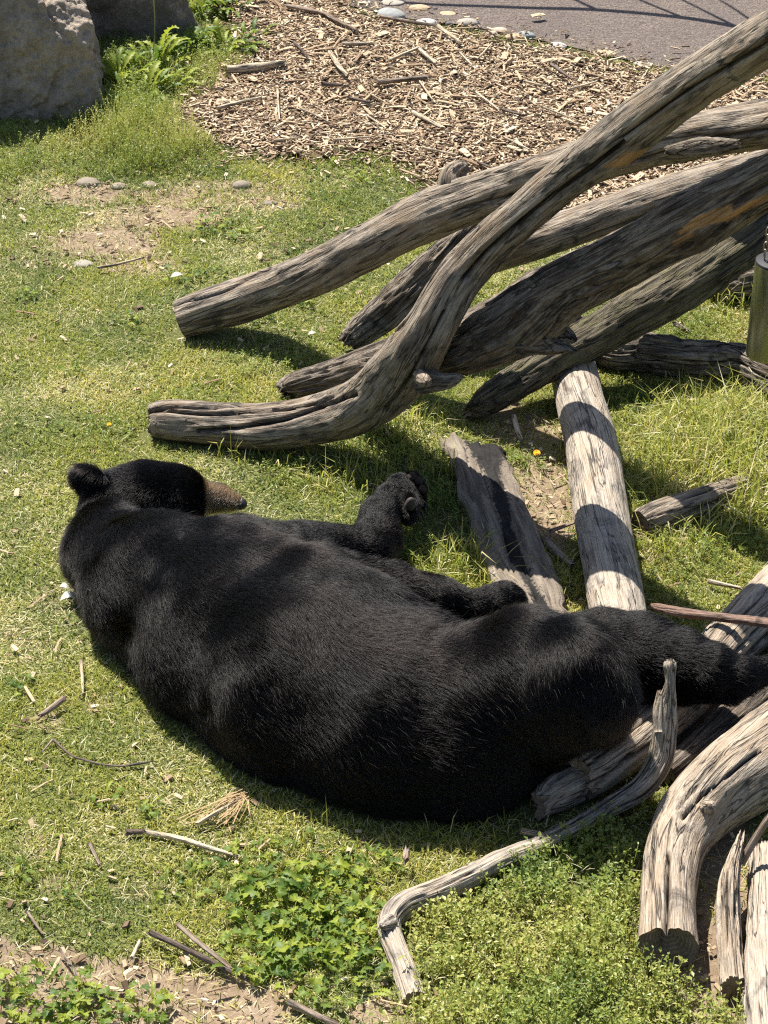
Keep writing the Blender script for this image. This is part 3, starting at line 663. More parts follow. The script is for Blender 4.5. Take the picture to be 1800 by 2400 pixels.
lo = allp.min(0)-.30; hi = allp.max(0)+.30; lo[2] = -.04; hi[2] = .62
HB = .0125
gx = [np.arange(lo[k], hi[k], HB) for k in range(3)]
GX = np.stack(np.meshgrid(*gx, indexing='ij'), -1).reshape(-1, 3)
fld = bear_field(GX).reshape(len(gx[0]), len(gx[1]), len(gx[2]))
bear_V, bear_F = surface_nets(fld, lo, HB)
def grad(X, e=.006):
    return U3(np.stack([bear_field(X+np.eye(3)[k]*e)-bear_field(X-np.eye(3)[k]*e) for k in range(3)], 1))
# ---END GEOM
bear = empty('black_bear', tuple(P(740, 1575, 0)), 'black bear lying asleep on its side, back turned, tan muzzle beyond its shoulder', 'bear')
BL = np.array(bear.location)
bear_N = grad(bear_V)
t = NT('bear_skin'); tan_ = t.attr('tan').outputs['Fac']; pad_ = t.attr('pad').outputs['Fac']
c = t.mix(tan_, (.0018, .0017, .002), (.14, .095, .058)); c = t.mix(pad_, c, (.085, .075, .068))
nz = t.noise(t.coord(), 220, 3, .6); t.base(c, .9, .03); t.bump(nz, .3, .003); M_SKIN = t.m
def tan_field(X):
    m = seg_d(X, P(488,1170,.13), P(570,1180,.12), .062, .05); return np.clip(-m/.02, 0, 1)*np.clip(.35+((X-P(500,1200,.10))[:, 2])*14, .15, 1)
PADS = [ (P(1735,1632,.165), P(1800,1606,.16), .014)]
def pad_field(X):
    v = np.zeros(len(X))
    for a, b, r_ in PADS: v = np.maximum(v, np.clip(-seg_d(X, a, b, r_+.008, r_+.008)/.008, 0, 1))
    return v
bear_tan = tan_field(bear_V); bear_pad = pad_field(bear_V)
body = link('body', mesh_np('body', bear_V-BL, bear_F, M_SKIN, True, {'tan': bear_tan, 'pad': bear_pad}), bear)

# fur: hairs rooted on the body, combed from the head towards rump and paws
FLOW = {'neck': None}
def bear_flow(X):
    w = np.zeros(len(X)); f = np.zeros((len(X), 3)); torso_dir = U3(P(1065,1693,.23)-P(395,1335,.235))
    head_dir = -HEAD_FWD
    for name, a, b, ra, rb in PR:
        s = seg_d(X, a, b, ra, rb); ww = np.exp(-np.maximum(s+.01, 0)/.018)
        dr = U3(b-a)
        if name in ('neck', 'skull', 'muzzle'): dr = head_dir if name != 'neck' else U3(torso_dir+.3*head_dir)
        if name in ('shoulder', 'chest', 'ridge'): dr = U3(torso_dir+np.array((0, -.2, -.3)))
        if name in ('thigh',): dr = U3(U3(b-a)+.5*torso_dir+np.array((0, 0, -.4)))
        f += ww[:, None]*dr; w += ww
    return U3(f/np.maximum(w, 1e-9)[:, None]+np.array((0, 0, -.25)))
t = NT('bear_fur'); t.n.remove(t.b)
hb = t.add('ShaderNodeBsdfHairPrincipled'); 
try: hb.model = 'CHIANG'
except Exception: pass
hb.parametrization = 'COLOR'; hb.inputs['IOR'].default_value = 1.29
tn = t.attr('tan').outputs['Fac']; rn = t.attr('vary').outputs['Fac']
hc_ = t.mix(rn, (.0008, .0008, .001), (.005, .0035, .003)); hc_ = t.mix(tn, hc_, (.46, .345, .23))
t.link(hc_, hb.inputs['Color']); hb.inputs['Roughness'].default_value = .21; hb.inputs['Radial Roughness'].default_value = .45
hb.inputs['Coat'].default_value = 0.0
t.link(hb.outputs[0], t.out.inputs['Surface']); M_FUR = t.m
def make_fur(n, seg=5):
    V, F = bear_V, bear_F
    a, b, c_, d_ = (V[F[:, k]] for k in range(4))
    ar = np.linalg.norm(np.cross(c_-a, d_-b), axis=1)*.5
    cen = (a+b+c_+d_)/4; ar = ar*(cen[:, 2] > .012)
    fi = rng.choice(len(F), n, p=ar/ar.sum())
    r1, r2 = rng.random((2, n, 1))
    X = (a[fi]*(1-r1)+b[fi]*r1)*(1-r2)+(d_[fi]*(1-r1)+c_[fi]*r1)*r2
    N = U3(((bear_N[F[fi, 0]]*(1-r1)+bear_N[F[fi, 1]]*r1)*(1-r2)+(bear_N[F[fi, 3]]*(1-r1)+bear_N[F[fi, 2]]*r1)*r2))
    keepm = pad_field(X) < .4; X, N = X[keepm], N[keepm]; n = len(X)
    fl = bear_flow(X)
    sw = np.stack([fbm(X*6+k*31, 60+k, 3)-.5 for k in range(3)], 1)*1.9
    fl = U3(fl+sw); fl = U3(fl-N*np.sum(fl*N, 1, keepdims=True))
    fl = U3(fl+rng.normal(0, .09, fl.shape)*(1+2.0*(rng.random((n, 1)) < .15)))
    ln = np.full(n, .040)
    for name, a_, b_, ra, rb in PR:
        if name in ('muzzle', 'skull', 'toes', 'arm_a', 'arm_b', 'leg', 'heel', 'neck'):
            s = seg_d(X, a_, b_, ra, rb); k = np.clip(1-np.maximum(s, 0)/.03, 0, 1)
            tgt = {'toes': .009, 'muzzle': .011, 'skull': .014, 'arm_a': .013, 'arm_b': .022, 'leg': .026, 'heel': .015, 'neck': .04}[name]
            if ra < .05 and name != 'muzzle': tgt = min(tgt, .013)
            ln = np.minimum(ln, ln*(1-k)+tgt*k)
    er = np.minimum(np.linalg.norm(X-P(208,1131,.22), axis=1), np.linalg.norm(X-P(345,1135,.07), axis=1))
    ln = np.where(er < .055, .011, ln)
    ln *= .7+.5*rng.random(n); ln *= .75+.5*fbm(X*25, 71, 2)
    lift = .13+.16*fbm(X*6+9, 72, 2)+np.abs(rng.normal(0, .06, n))
    lift = lift+.40*np.clip(1-ln/.030, 0, 1)
    tt = np.linspace(0, 1, seg)
    pos = np.zeros((n, seg, 3))
    for k, q in enumerate(tt):
        up_ = lift*q*(1-.35*q); pos[:, k] = X+N*(.0006+.0016*q)+(fl*(q*(.85+.1*q))[..., None] if False else fl*q*.9)*ln[:, None]+N*(up_*ln)[:, None]
        pos[:, k, 2] -= .12*ln*q*q
    pos[..., 2] = np.maximum(pos[..., 2], .004)
    rad = (.00027*(1-tt**1.6*.8))[None]*(.7+.6*rng.random((n, 1)))
    cv = bpy.data.hair_curves.new('fur'); cv.add_curves([seg]*n)
    cv.attributes['position'].data.foreach_set('vector', (pos-BL).astype(np.float32).ravel())
    ra_ = cv.attributes.get('radius') or cv.attributes.new('radius', 'FLOAT', 'POINT'); ra_.data.foreach_set('value', rad.astype(np.float32).ravel())
    tz = np.repeat(tan_field(X), seg).astype(np.float32); va = np.repeat(np.clip(rng.random(n)*.5+(fbm(X*5, 75, 3)-.45)*2.0, 0, 1), seg).astype(np.float32)
    at = cv.attributes.new('tan', 'FLOAT', 'POINT'); at.data.foreach_set('value', tz*np.repeat(.45+.55*rng.random(n), seg).astype(np.float32))
    at = cv.attributes.new('vary', 'FLOAT', 'POINT'); at.data.foreach_set('value', va)
    cv.materials.append(M_FUR)
    return cv
fur = link('fur', make_fur(540000), body)

# nose, eyes, claws
t = NT('black_horn'); t.base((.012, .011, .011), .3, .5); M_HORN = t.m
t = NT('wet_nose'); nn = t.noise(t.coord(), 400, 2, .5); t.base((.02, .017, .017), .35, .5); t.bump(nn, .4, .001); M_NOSE = t.m
def blob(name, rx, ry, rz, mat, seed=0, lump=.1, sub=3, planes=None):
    bmn = bmesh.new(); bmesh.ops.create_icosphere(bmn, subdivisions=sub, radius=1.0)
    D = np.array([v.co[:] for v in bmn.verts]); r_ = np.ones(len(D))
    if planes is not None:
        for n_, d_ in planes:
            n_ = U3(np.array(n_, float)); dn = D@n_
            r_ = np.where(dn > 1e-3, np.minimum(r_, d_/np.maximum(dn, 1e-3)), r_)
    r_ = r_*(1+lump*2*(fbm(D*1.7+seed*5.1, seed, 4)-.5))
    Pn = D*r_[:, None]*np.array((rx, ry, rz))
    for v, p in zip(bmn.verts, Pn): v.co = p
    for f in bmn.faces: f.smooth = planes is None or sub > 4
    me = bpy.data.meshes.new(name); bmn.to_mesh(me); bmn.free(); me.materials.append(mat); return me
link('nose', blob('nose', .018, .021, .016, M_NOSE, 3, .12), bear, P(564,1181,.114)-BL, (0, 0, math.atan2(HEAD_FWD[1], HEAD_FWD[0])))
em = blob('eye', .009, .009, .009, M_NOSE, 4, 0)
t = NT('paw_pad'); nn = t.noise(t.coord(), 260, 4, .65); t.base(t.ramp(nn, [(.3, (.03, .026, .023)), (.7, (.08, .066, .055))]), .75, .3); t.bump(nn, .5, .003); M_PAD = t.m
t = NT('paw_pad_brown'); nn = t.noise(t.coord(), 260, 4, .65); t.base(t.ramp(nn, [(.3, (.015, .01, .008)), (.7, (.055, .035, .026))]), .8, .3); t.bump(nn, .5, .003); M_PADB = t.m
o = link('palm_pad', blob('palm_pad', .014, .016, .040, M_PAD, 6, .12), bear, P(960,1186,.134)-BL, (.45, .12, 0))
for (u, v, z, s) in ((966,1120,.145,.014), (981,1129,.138,.012), (990,1147,.13,.011)):
    link('toe_pad', blob('toe_pad', s, s, s*1.25, M_PADB, 7, .15), bear, P(u, v, z)-BL)
e0 = P(465,1135,.165); link('eye', em, bear, e0-BL); link('eye', em, bear, P(482,1142,.09)-BL)
def claw_mesh():
    ax_ = np.array([(0, 0, 0, .0045), (.010, 0, .002, .0042), (.020, 0, -.001, .003), (.028, 0, -.008, .0008)])
    return tube('claw', ax_, M_HORN, ring=10, step=.004, lump=0, keep=False, endmat=M_HORN)
cm = claw_mesh()
for (u, v, z, yaw, pt) in [(1206,1398,.085,.2,.3),(1212,1407,.082,.1,.3),(1215,1417,.08,0,.3),(1212,1428,.078,-.15,.3),(1203,1436,.075,-.3,.3),
                           (978,1205,.085,-1.2,.5),(985,1200,.085,-1.0,.5),(990,1190,.085,-.8,.5),(992,1178,.085,-.6,.5),(975,1210,.08,-1.4,.5)]:
    link('claw', cm, bear, P(u, v, z)-BL, (0, pt, yaw))
# ---------------------------------------------------------------- boulders and stones
t = NT('boulder_stone'); c = t.coord()
n1 = t.noise(c, 3.5, 6, .65); n2 = t.noise(c, 45, 5, .7); n3 = t.noise(c, 160, 3, .6); n4 = t.noise(c, 9, 4, .7)
cc = t.ramp(n1, [(.3, (.13, .105, .08)), (.5, (.29, .235, .18)), (.7, (.42, .34, .255))])
cc = t.mix(t.grey(n2, .55, .3, 0, .55), cc, (.09, .08, .075)); cc = t.mix(t.grey(n4, .55, .7, 0, .5), cc, (.46, .36, .27)); cc = t.mix(t.grey(n3, .6, .7, 0, .5), cc, (.5, .47, .44))
t.base(cc, .85, .3); t.bump(t.math('ADD', n2, t.math('MULTIPLY', n3, .5)), .7, .012); M_BOULDER = t.m
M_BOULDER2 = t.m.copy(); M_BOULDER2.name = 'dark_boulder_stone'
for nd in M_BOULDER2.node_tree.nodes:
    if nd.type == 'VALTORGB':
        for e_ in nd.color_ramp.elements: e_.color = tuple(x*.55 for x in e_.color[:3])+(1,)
def stone_mat(name, a, b):
    t = NT(name); c = t.coord(); n1 = t.noise(c, 40, 5, .6); n2 = t.noise(c, 260, 3, .6)
    a = tuple(x*.68 for x in a); b = tuple(x*.68 for x in b)
    cc = t.mix(t.grey(n1, .35, .65), a, b); cc = t.mix(t.grey(n2, .6, .72, 0, .35), cc, t.mix(.6, b, (.1, .09, .08)))
    t.base(cc, .7, .35); t.bump(n2, .2, .002); return t.m
SM = {'grey': stone_mat('grey_stone', (.30, .31, .30), (.42, .43, .41)), 'tan': stone_mat('tan_stone', (.48, .33, .19), (.60, .45, .28)),
      'white': stone_mat('whitish_stone', (.48, .46, .42), (.62, .60, .55)), 'beige': stone_mat('beige_stone', (.36, .32, .26), (.46, .41, .34)),
      'peach': stone_mat('peach_stone', (.50, .39, .30), (.62, .50, .39)), 'brown': stone_mat('brown_stone', (.25, .20, .145), (.35, .29, .21)), 'dark': stone_mat('dark_stone', (.10, .095, .10), (.17, .16, .16))}
def convex_rock(name, C, planes, seed, amp=.032):
    """faceted rock: planes given as (normal, point on it)"""
    bmn = bmesh.new(); bmesh.ops.create_icosphere(bmn, subdivisions=7 if seed == 41 else 6, radius=1.0)
    D = np.empty(len(bmn.verts)*3, np.float32); me = bpy.data.meshes.new(name); bmn.to_mesh(me); bmn.free()
    me.vertices.foreach_get('co', D); D = D.reshape(-1, 3).astype(float); r_ = np.full(len(D), 2.0); C = np.array(C, float)
    for n_, p_ in planes:
        n_ = U3(np.array(n_, float)); d_ = float(n_@(np.array(p_, float)-C)); dn = D@n_
        q = np.where(dn > 1e-3, d_/np.maximum(dn, 1e-3), 9.0); k = .02
        h = np.clip(.5+.5*(q-r_)/k, 0, 1); r_ = q+(r_-q)*h-k*h*(1-h)
    X = C+D*r_[:, None]
    r_ = r_+amp*2*(fbm(X*6, seed, 3)-.5)+amp*.9*(fbm(X*22, seed+5, 3)-.5)*2+.004*(noise3(X*90, seed+9)-.5)*2-.02*np.exp(-((noise3(X*np.array((5, 5, 3)), seed+11)-.5)/.03)**2)
    X = D*r_[:, None]; me.vertices.foreach_set('co', X.astype(np.float32).ravel()); me.update()
    me.polygons.foreach_set('use_smooth', np.ones(len(me.polygons), bool)); me.materials.append(M_BOULDER)
    return link(name, me, None, tuple(C))
def on(u, v, y):          # the point of a sight line at distance y
    d_ = ray(u, v); k_ = y/d_[1]; return np.array((0, 0, CAM_H))+d_*k_
g0, g1 = P(178, 292), P(252, 268)
tag(convex_rock('boulder', (g0[0]-.22, g0[1]+.30, .15), [((-.12, -1, .16), g0), ((.72, -.70, .10), g0), ((1, .18, .12), g1), ((.66, -.30, .70), on(172, 92, g0[1]+.05)), ((.1, .1, 1), (0, g0[1], .74)), ((-1, 0, .1), (g0[0]-.9, 0, .2)), ((0, 1, .1), (0, g0[1]+.8, .2)), ((0, 0, -1), (0, 0, -.05))], 41),
    'big rough granite boulder with a sunlit slanting facet at the lawn edge', 'boulder')
g0, g1 = P(330, 92), P(440, 78)
b2 = tag(convex_rock('boulder', (g0[0]-.08, g0[1]+.35, .12), [((.08, -1, .2), g0), ((.85, -.5, .2), g1), ((1, .4, .3), g1+np.array((.03, .1, 0))), ((.1, 0, 1), (0, 0, .48)), ((-1, 0, .1), (g0[0]-.5, 0, 0)), ((0, 1, 0), (0, g0[1]+.8, 0)), ((0, 0, -1), (0, 0, -.05))], 43, .014),
    'darker grey boulder behind the granite boulder, weeds growing at its foot', 'boulder')
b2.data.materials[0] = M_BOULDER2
STONES = [(915,30,76,40,'grey','large smooth blue grey cobble at the edge of the path',-.5),(922,3,56,14,'beige','flat grey beige cobble half under the path edge behind the large grey cobble',0),(856,4,32,16,'white','pale grey cobble at the mulch edge before the boulders',0),
 (983,15,50,20,'tan','flat orange tan cobble on the path edge',0),(1049,27,46,15,'tan','thin orange tan flake of stone lying flat on the path edge',-.2),(999,47,52,22,'white','whitish cobble half buried behind a dry stick',0),
 (1097,47,56,26,'beige','oval beige cobble standing alone on the path edge',-.1),(1052,53,18,16,'dark','small dark pebble beside the oval beige cobble',0),(1171,65,38,17,'peach','peach cobble, upper one of the peach pair by the path',0),
 (1151,77,34,22,'peach','peach cobble, lower one of the peach pair by the path',.3),(1206,84,46,19,'tan','yellowish cobble touching a smooth grey cobble by the path',0),(1233,79,44,24,'grey','smooth grey cobble touching the yellowish cobble by the path',-.3),
 (1305,104,48,20,'white','whitish cobble sunk in the chips along the path edge',-.2),(1417,123,54,12,'tan','long flat tan cobble sunk between chips and path',-.2),(1507,148,42,11,'beige','low beige cobble near the leaning bent log along the path',-.2),(1601,170,34,18,'peach','pinkish cobble touching the upper edge of the leaning bent log',0),
 (207,421,62,34,'brown','brown stone on bare soil at the boulder shadow edge',-.1),(350,428,42,24,'brown','grey beige stone at the foot of the chickweed mound',0),(566,428,48,32,'brown','rounded tan stone in the grass below the mulch',0),(278,432,40,20,'brown','low brown clod of stone beside the brown stone',0),
 (632,472,38,18,'brown','flat pinkish stone in thin grass',0),(193,612,54,24,'beige','smooth pinkish stone on the bare dirt patch',0),(1062,585,44,34,'white','pale stone between the barked log and the bent log',0),(1020,18,14,12,'dark','tiny dark pebble between two tan cobbles',0)]
for k, (u, v, w_, h_, m, lab, yaw) in enumerate(STONES):
    p = P(u, v, h_*dist(u, v)/FPX*.25+.01*(v < 200)); kk = dist(u, v)/FPX; rx = w_*kk/2; ry = rx*(.62+.2*random.random()); dep = abs(ray(u, v)[2])
    rz = max(h_*kk/2*1.05-ry*dep*.35, rx*.22)
    o = link('stone', blob('stone', rx, ry, rz, SM[m], 300+k, .09, 4), None, (p[0], p[1]+.0, float(gz(p[0], p[1]))+rz*(.1 if v < 200 else -.25)+.008*(v < 200)), (0, 0, yaw))
    tag(o, lab, 'stone', 'cobbles along the path edge' if v < 200 else 'stones on the lawn')
# ---------------------------------------------------------------- grass, weeds and leaves
def leaf_mat(name, stops, trans=.35, rough=.5, attr='tone', spec=.35):
    t = NT(name); a = t.attr(attr).outputs['Fac']; c = t.ramp(a, stops)
    t.base(c, rough, spec)
    tr = t.add('ShaderNodeBsdfTranslucent'); mx = t.add('ShaderNodeMixShader'); mx.inputs[0].default_value = trans
    t.link(t.mix(.35, c, t.mix(1.0, c, (1.25, 1.25, .5), 'MULTIPLY')), tr.inputs[0])
    t.link(t.b.outputs[0], mx.inputs[1]); t.link(tr.outputs[0], mx.inputs[2]); t.link(mx.outputs[0], t.out.inputs['Surface'])
    return t.m
M_GRASS = leaf_mat('lawn_grass', [(0, (0.0592, 0.108, 0.0476)), (.25, (0.184, 0.242, 0.0541)), (.5, (0.349, 0.369, 0.0702)), (.7, (0.501, 0.457, 0.117)), (.85, (0.685, 0.584, 0.302)), (1, (0.72, 0.673, 0.5))], .48)
M_WEED = leaf_mat('small_weed_leaf', [(0, (0.0569, 0.114, 0.041)), (.4, (0.164, 0.235, 0.0571)), (.75, (0.329, 0.362, 0.0796)), (1, (0.506, 0.459, 0.173))], .42, .4)
def blades(Xr, ln, wd, yaw, lean, curl, tone):
    n = len(Xr)
    h = np.stack([np.cos(yaw), np.sin(yaw), np.zeros(n)], 1); side = np.stack([-np.sin(yaw), np.cos(yaw), np.zeros(n)], 1)
    tw = rng.uniform(-.8, .8, n)[:, None]; side = U3(side+h*tw)
    cl, sl = np.cos(lean)[:, None], np.sin(lean)[:, None]; up = np.array((0, 0, 1.0))
    d1 = h*sl+up*cl; l2 = lean+curl; d2 = h*np.sin(l2)[:, None]+up*np.cos(l2)[:, None]
    p1 = Xr+d1*(ln*.55)[:, None]; p2 = p1+d2*(ln*.45)[:, None]
    p1[:, 2] = np.maximum(p1[:, 2], Xr[:, 2]+.004); p2[:, 2] = np.maximum(p2[:, 2], Xr[:, 2]+.003)
    w = (wd*.5)[:, None]*side
    V = np.stack([Xr-w*.8, Xr+w*.8, p1+w, p1-w, p2], 1).reshape(-1, 3)
    b = 5*np.arange(n)[:, None]
    return V, b+np.array([[0, 1, 2, 3]]), b+np.array([[3, 2, 4]]), np.repeat(tone, 5)
# what keeps grass away
AX = [a for a in LOGS]
def blocked(X):
    bad = np.zeros(len(X), bool)
    for a in AX:
        a = a[::3]; low = a[a[:, 2]-a[:, 3] < .03]
        if len(low) == 0: continue
        lo_, hi_ = low[:, :2].min(0)-.15, low[:, :2].max(0)+.15
        m = np.where(((X[:, :2] > lo_) & (X[:, :2] < hi_)).all(1) & ~bad)[0]
        if len(m) == 0: continue
        for k0 in range(0, len(m), 20000):
            mm = m[k0:k0+20000]
            d2 = np.linalg.norm(X[mm, None, :2]-low[None, :, :2], axis=2)-low[None, :, 3]*.86
            bad[mm] |= (d2 < 0).any(1)
    lo_, hi_ = bear_V[:, :2].min(0), bear_V[:, :2].max(0)
    m = np.where(((X[:, :2] > lo_) & (X[:, :2] < hi_)).all(1))[0]
    if len(m): bad[m] |= bear_field(np.c_[X[m, :2], np.full(len(m), .03)]) < .012
    return bad
def ground_pts(n, vlo=-150, vhi=2480, ulo=-120, uhi=1920):
    """even scatter over the strip of ground in view and a little beyond"""
    y = rng.uniform(2.95, 9.9, n*3); x = rng.uniform(-1.9, 1.9, n*3)
    u, v = proj(np.c_[x, y, x*0]); k = (u > ulo) & (u < uhi) & (v > vlo) & (v < vhi)
    return x[k], y[k], u[k], v[k]
MW = [tuple(P(u, v, .03)[:2]) for u, v in MULCH_PX]; PWW = [tuple(p[:2]) for p in pv]
def bed_or_path(x, y, j=.03):
    jx, jy = x+rng.normal(0, j, len(x)), y+rng.normal(0, j, len(x))
    return inpoly(jx, jy, MW) | inpoly(jx, jy, PWW) 
TALL = [(1650,1060,190,130,1.1),(1600,1010,120,70,.8),(1590,1250,130,60,.6),(960,990,90,50,.5),(1090,1340,110,60,.9),(1270,1350,60,60,.7),(1700,920,130,60,.6),(800,1090,220,60,.35),(1710,1180,90,60,.8),(1150,1950,200,35,.3),(700,1960,160,40,.2),(330,180,120,60,.3)]
CHICK = [(400,150,190,80,1.1),(300,230,80,60,1.2),(330,335,165,78,1.6),(230,300,120,45,1.0),(400,380,120,40,.8),(60,370,170,75,.9),(420,965,120,45,.8),(330,930,110,40,.4),(600,880,150,45,.6),(700,830,90,50,.4),(1620,1340,190,90,.7),(1540,1290,60,80,.7),(1690,780,130,70,.8),(1580,930,200,60,.4),
         (1560,700,80,90,.5),(850,360,170,55,.6),(820,480,150,60,.3),(1000,680,180,70,.45),(900,1090,260,70,.8),(1000,1230,130,100,.9),(1090,1340,120,60,.5),(560,980,120,40,.5),(250,1020,170,40,.4),(640,540,170,50,.25),(1640,2360,150,60,.8),(500,700,200,60,.15),(1490,1090,70,150,.9),(1600,1320,220,100,.8),(1240,1080,50,60,.8)]
CLOVER_POLY = [(960,2180),(1030,2130),(1180,2050),(1300,1985),(1400,1930),(1500,1880),(1530,1900),(1500,1990),(1470,2100),(1465,2190),(1500,2290),(1640,2310),(1740,2330),(1770,2450),(900,2450),(990,2360)]
def amount(u, v, lst):
    d = np.zeros(np.shape(u))
    for cx, cy, a, b, w in lst: d = np.maximum(d, w*ell(u, v, cx, cy, a, b, .45))
    return d
x, y, u, v = ground_pts(405000)
pz = np.stack([x, y, x*0], 1)
patch = fbm(pz*2.6, 401, 3); fine = fbm(pz*11, 402, 3)
den = 1-.96*np.clip(dirt_amount(u, v)+(fine-.5)*.7*(dirt_amount(u, v) > .02), 0, 1)
den *= np.clip(.2+1.6*fine, 0, 1)*np.clip(.55+.9*patch, 0, 1)
den *= np.where(inpoly(u, v, CLOVER_POLY), .25, 1)
ok = (rng.random(len(x)) < den) & ~bed_or_path(x, y, .05)
x, y, u, v, patch, fine = (q[ok] for q in (x, y, u, v, patch, fine))
X = np.stack([x, y, gz(x, y)-.004], 1); ok = ~blocked(X)
X, u, v, patch, fine = X[ok], u[ok], v[ok], patch[ok], fine[ok]
n = len(X); print('grass blades', n)
dead = rng.random(n) < np.clip(.20+.8*(fbm(X*4+3, 403, 3)-.47)*2, .04, .75)
tall = amount(u, v, TALL)
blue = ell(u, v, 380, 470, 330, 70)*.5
ln = (.012+.022*rng.random(n)**1.4)*(.8+.5*patch)*(1+1.6*tall*rng.random(n)); wd = .0015+.0016*rng.random(n)+.0006*tall
ln = np.where(dead, ln*1.1, ln)
lean = np.where(dead, rng.normal(1.25, .25, n), rng.normal(.75, .38, n)); lean = np.where(tall > .3, lean*.7, lean)
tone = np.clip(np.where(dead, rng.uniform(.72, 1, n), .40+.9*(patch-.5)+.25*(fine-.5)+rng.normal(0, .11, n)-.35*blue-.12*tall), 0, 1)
V, Q, T3, tn_ = blades(X, ln, wd, rng.random(n)*6.283, np.clip(lean, 0, 1.5), rng.normal(.5, .3, n), tone)
o = link('lawn_grass', mesh_np('lawn_grass', V, [Q, T3], M_GRASS, False, {'tone': tn_})); tag(o, 'short matted green lawn grass mixed with dry straw', 'grass', kind='stuff')
# long blades
x, y, u, v = ground_pts(90000); td = amount(u, v, TALL)
ok = (rng.random(len(x)) < td*.8+.014) & ~bed_or_path(x, y) & (dirt_amount(u, v) < .6); x, y, u, v, td = x[ok], y[ok], u[ok], v[ok], td[ok]
X = np.stack([x, y, gz(x, y)-.004], 1); ok = ~blocked(X); X, td = X[ok], td[ok]; n = len(X); print('long blades', n)
big = rng.random(n)**2
V, Q, T3, tn_ = blades(X, (.035+.11*big)*(.5+.7*td), .0022+.0022*rng.random(n), rng.random(n)*6.283, np.clip(rng.normal(.55, .3, n), 0, 1.4), rng.normal(.7, .35, n), np.clip(np.where(rng.random(n) < .2, rng.uniform(.75, .98, n), rng.normal(.48, .14, n)), 0, 1))
o = link('long_grass', mesh_np('long_grass', V, [Q, T3], M_GRASS, False, {'tone': tn_})); tag(o, 'longer bright grass blades in tufts around the logs', 'grass', kind='stuff')
# tall wispy blades round the short log and the right hand logs
WISP = [(1640,1100,130,60,1),(1745,1165,80,60,1),(1710,1010,110,45,.9),(1600,1205,90,28,.7),(1560,1010,80,40,.5),(1760,930,60,40,.6),(1100,1350,90,40,.35),(1530,1300,70,30,.5),(700,1075,160,25,.25),(900,1120,160,40,.3),(960,1010,70,30,.35),(1690,700,80,40,.5),(1280,1370,40,40,.4)]
x, y, u, v = ground_pts(90000); td = amount(u, v, WISP); ok = (rng.random(len(x)) < td*.8) & ~bed_or_path(x, y); x, y, td = x[ok], y[ok], td[ok]
X = np.stack([x, y, gz(x, y)-.004], 1); ok = ~blocked(X); X, td = X[ok], td[ok]; n = len(X); print('wisps', n)
dry = rng.random(n) < .3
V, Q, T3, tn_ = blades(X, (.08+.14*rng.random(n)**1.5)*(.55+.5*td), .0022+.0020*rng.random(n), rng.random(n)*6.283, np.clip(np.where(dry, rng.normal(1.0, .3, n), rng.normal(.35, .22, n)), 0, 1.45), rng.normal(.75, .4, n), np.clip(np.where(dry, rng.uniform(.78, 1, n), rng.normal(.5, .12, n)), 0, 1))
o = link('wispy_grass', mesh_np('wispy_grass', V, [Q, T3], M_GRASS, False, {'tone': tn_})); tag(o, 'tall wispy green and dry grass round the short grey log', 'grass', kind='stuff')
# small leaved weeds: stems carrying little oval leaves
def small_weeds(X, hgt, nleaf, lsize, tone0):
    n = len(X); yaw = rng.random(n)*6.283; lean = rng.normal(.0, .35, n)
    top = X+np.stack([np.cos(yaw)*np.sin(lean), np.sin(yaw)*np.sin(lean), np.cos(lean)], 1)*hgt[:, None]
    # stems
    sw = .0009; sd = np.stack([-np.sin(yaw), np.cos(yaw), yaw*0], 1)*sw
    sd2 = np.stack([np.cos(yaw), np.sin(yaw), yaw*0], 1)*sw
    Vs = np.stack([X-sd, X+sd, top+sd2, top-sd2], 1).reshape(-1, 3); Fs = 4*np.arange(n)[:, None]+np.array([[0, 1, 2, 3]])
    Ts = np.repeat(np.clip(tone0+.15, 0, 1), 4)
    i = np.repeat(np.arange(n), nleaf); m = len(i)
    f = .25+.75*rng.random(m)**.7; f[::nleaf] = 1.0
    base = X[i]+(top[i]-X[i])*f[:, None]
    ya = rng.random(m)*6.283; el = rng.normal(.35, .4, m)
    d = np.stack([np.cos(ya)*np.cos(el), np.sin(ya)*np.cos(el), np.sin(el)], 1)
    L = lsize[i]*(.6+.7*rng.random(m)); s = U3(np.stack([-np.sin(ya), np.cos(ya), rng.normal(0, .35, m)], 1))
    upn = np.cross(d, s)
    b = base+d*(L*.25)[:, None]
    w = (L*.28)[:, None]*s; mid = b+d*(L*.5)[:, None]
    fold = upn*(L*.10)[:, None]
    V = np.stack([b, mid-w-fold*np.sign(upn[:, 2:3])*-1, b+d*L[:, None], mid+w-fold*np.sign(upn[:, 2:3])*-1], 1).reshape(-1, 3)
    F = np.concatenate([4*np.arange(m)[:, None]+np.array([[0, 1, 2]]), 4*np.arange(m)[:, None]+np.array([[0, 2, 3]])])+len(Vs)
    T = np.repeat(np.clip(tone0[i]+rng.normal(0, .14, m), 0, 1), 4)
    return np.concatenate([Vs, V]), Fs, F, np.concatenate([Ts, T])
x, y, u, v = ground_pts(150000)
cl = amount(u, v, CHICK); poly = inpoly(u+rng.normal(0, 10, len(u)), v+rng.normal(0, 8, len(u)), CLOVER_POLY)
nn = fbm(np.stack([x*7, y*7, x*0], 1), 421, 3)
hole = np.clip(1-1.1*ell(u, v, 880, 2372, 80, 36)-.9*ell(u, v, 1060, 2340, 90, 30), 0, 1)
pr = np.where(poly, .6*hole*np.clip((nn-.25)*4, .1, 1), cl*.5*np.clip((nn-.3)*3, 0, 1)+.010)
ok = (rng.random(len(x)) < pr*np.clip(1.15-dirt_amount(u, v)*(~poly), 0, 1)) & ~bed_or_path(x, y, .04); x, y, u, v, cl, poly, nn = (q[ok] for q in (x, y, u, v, cl, poly, nn))
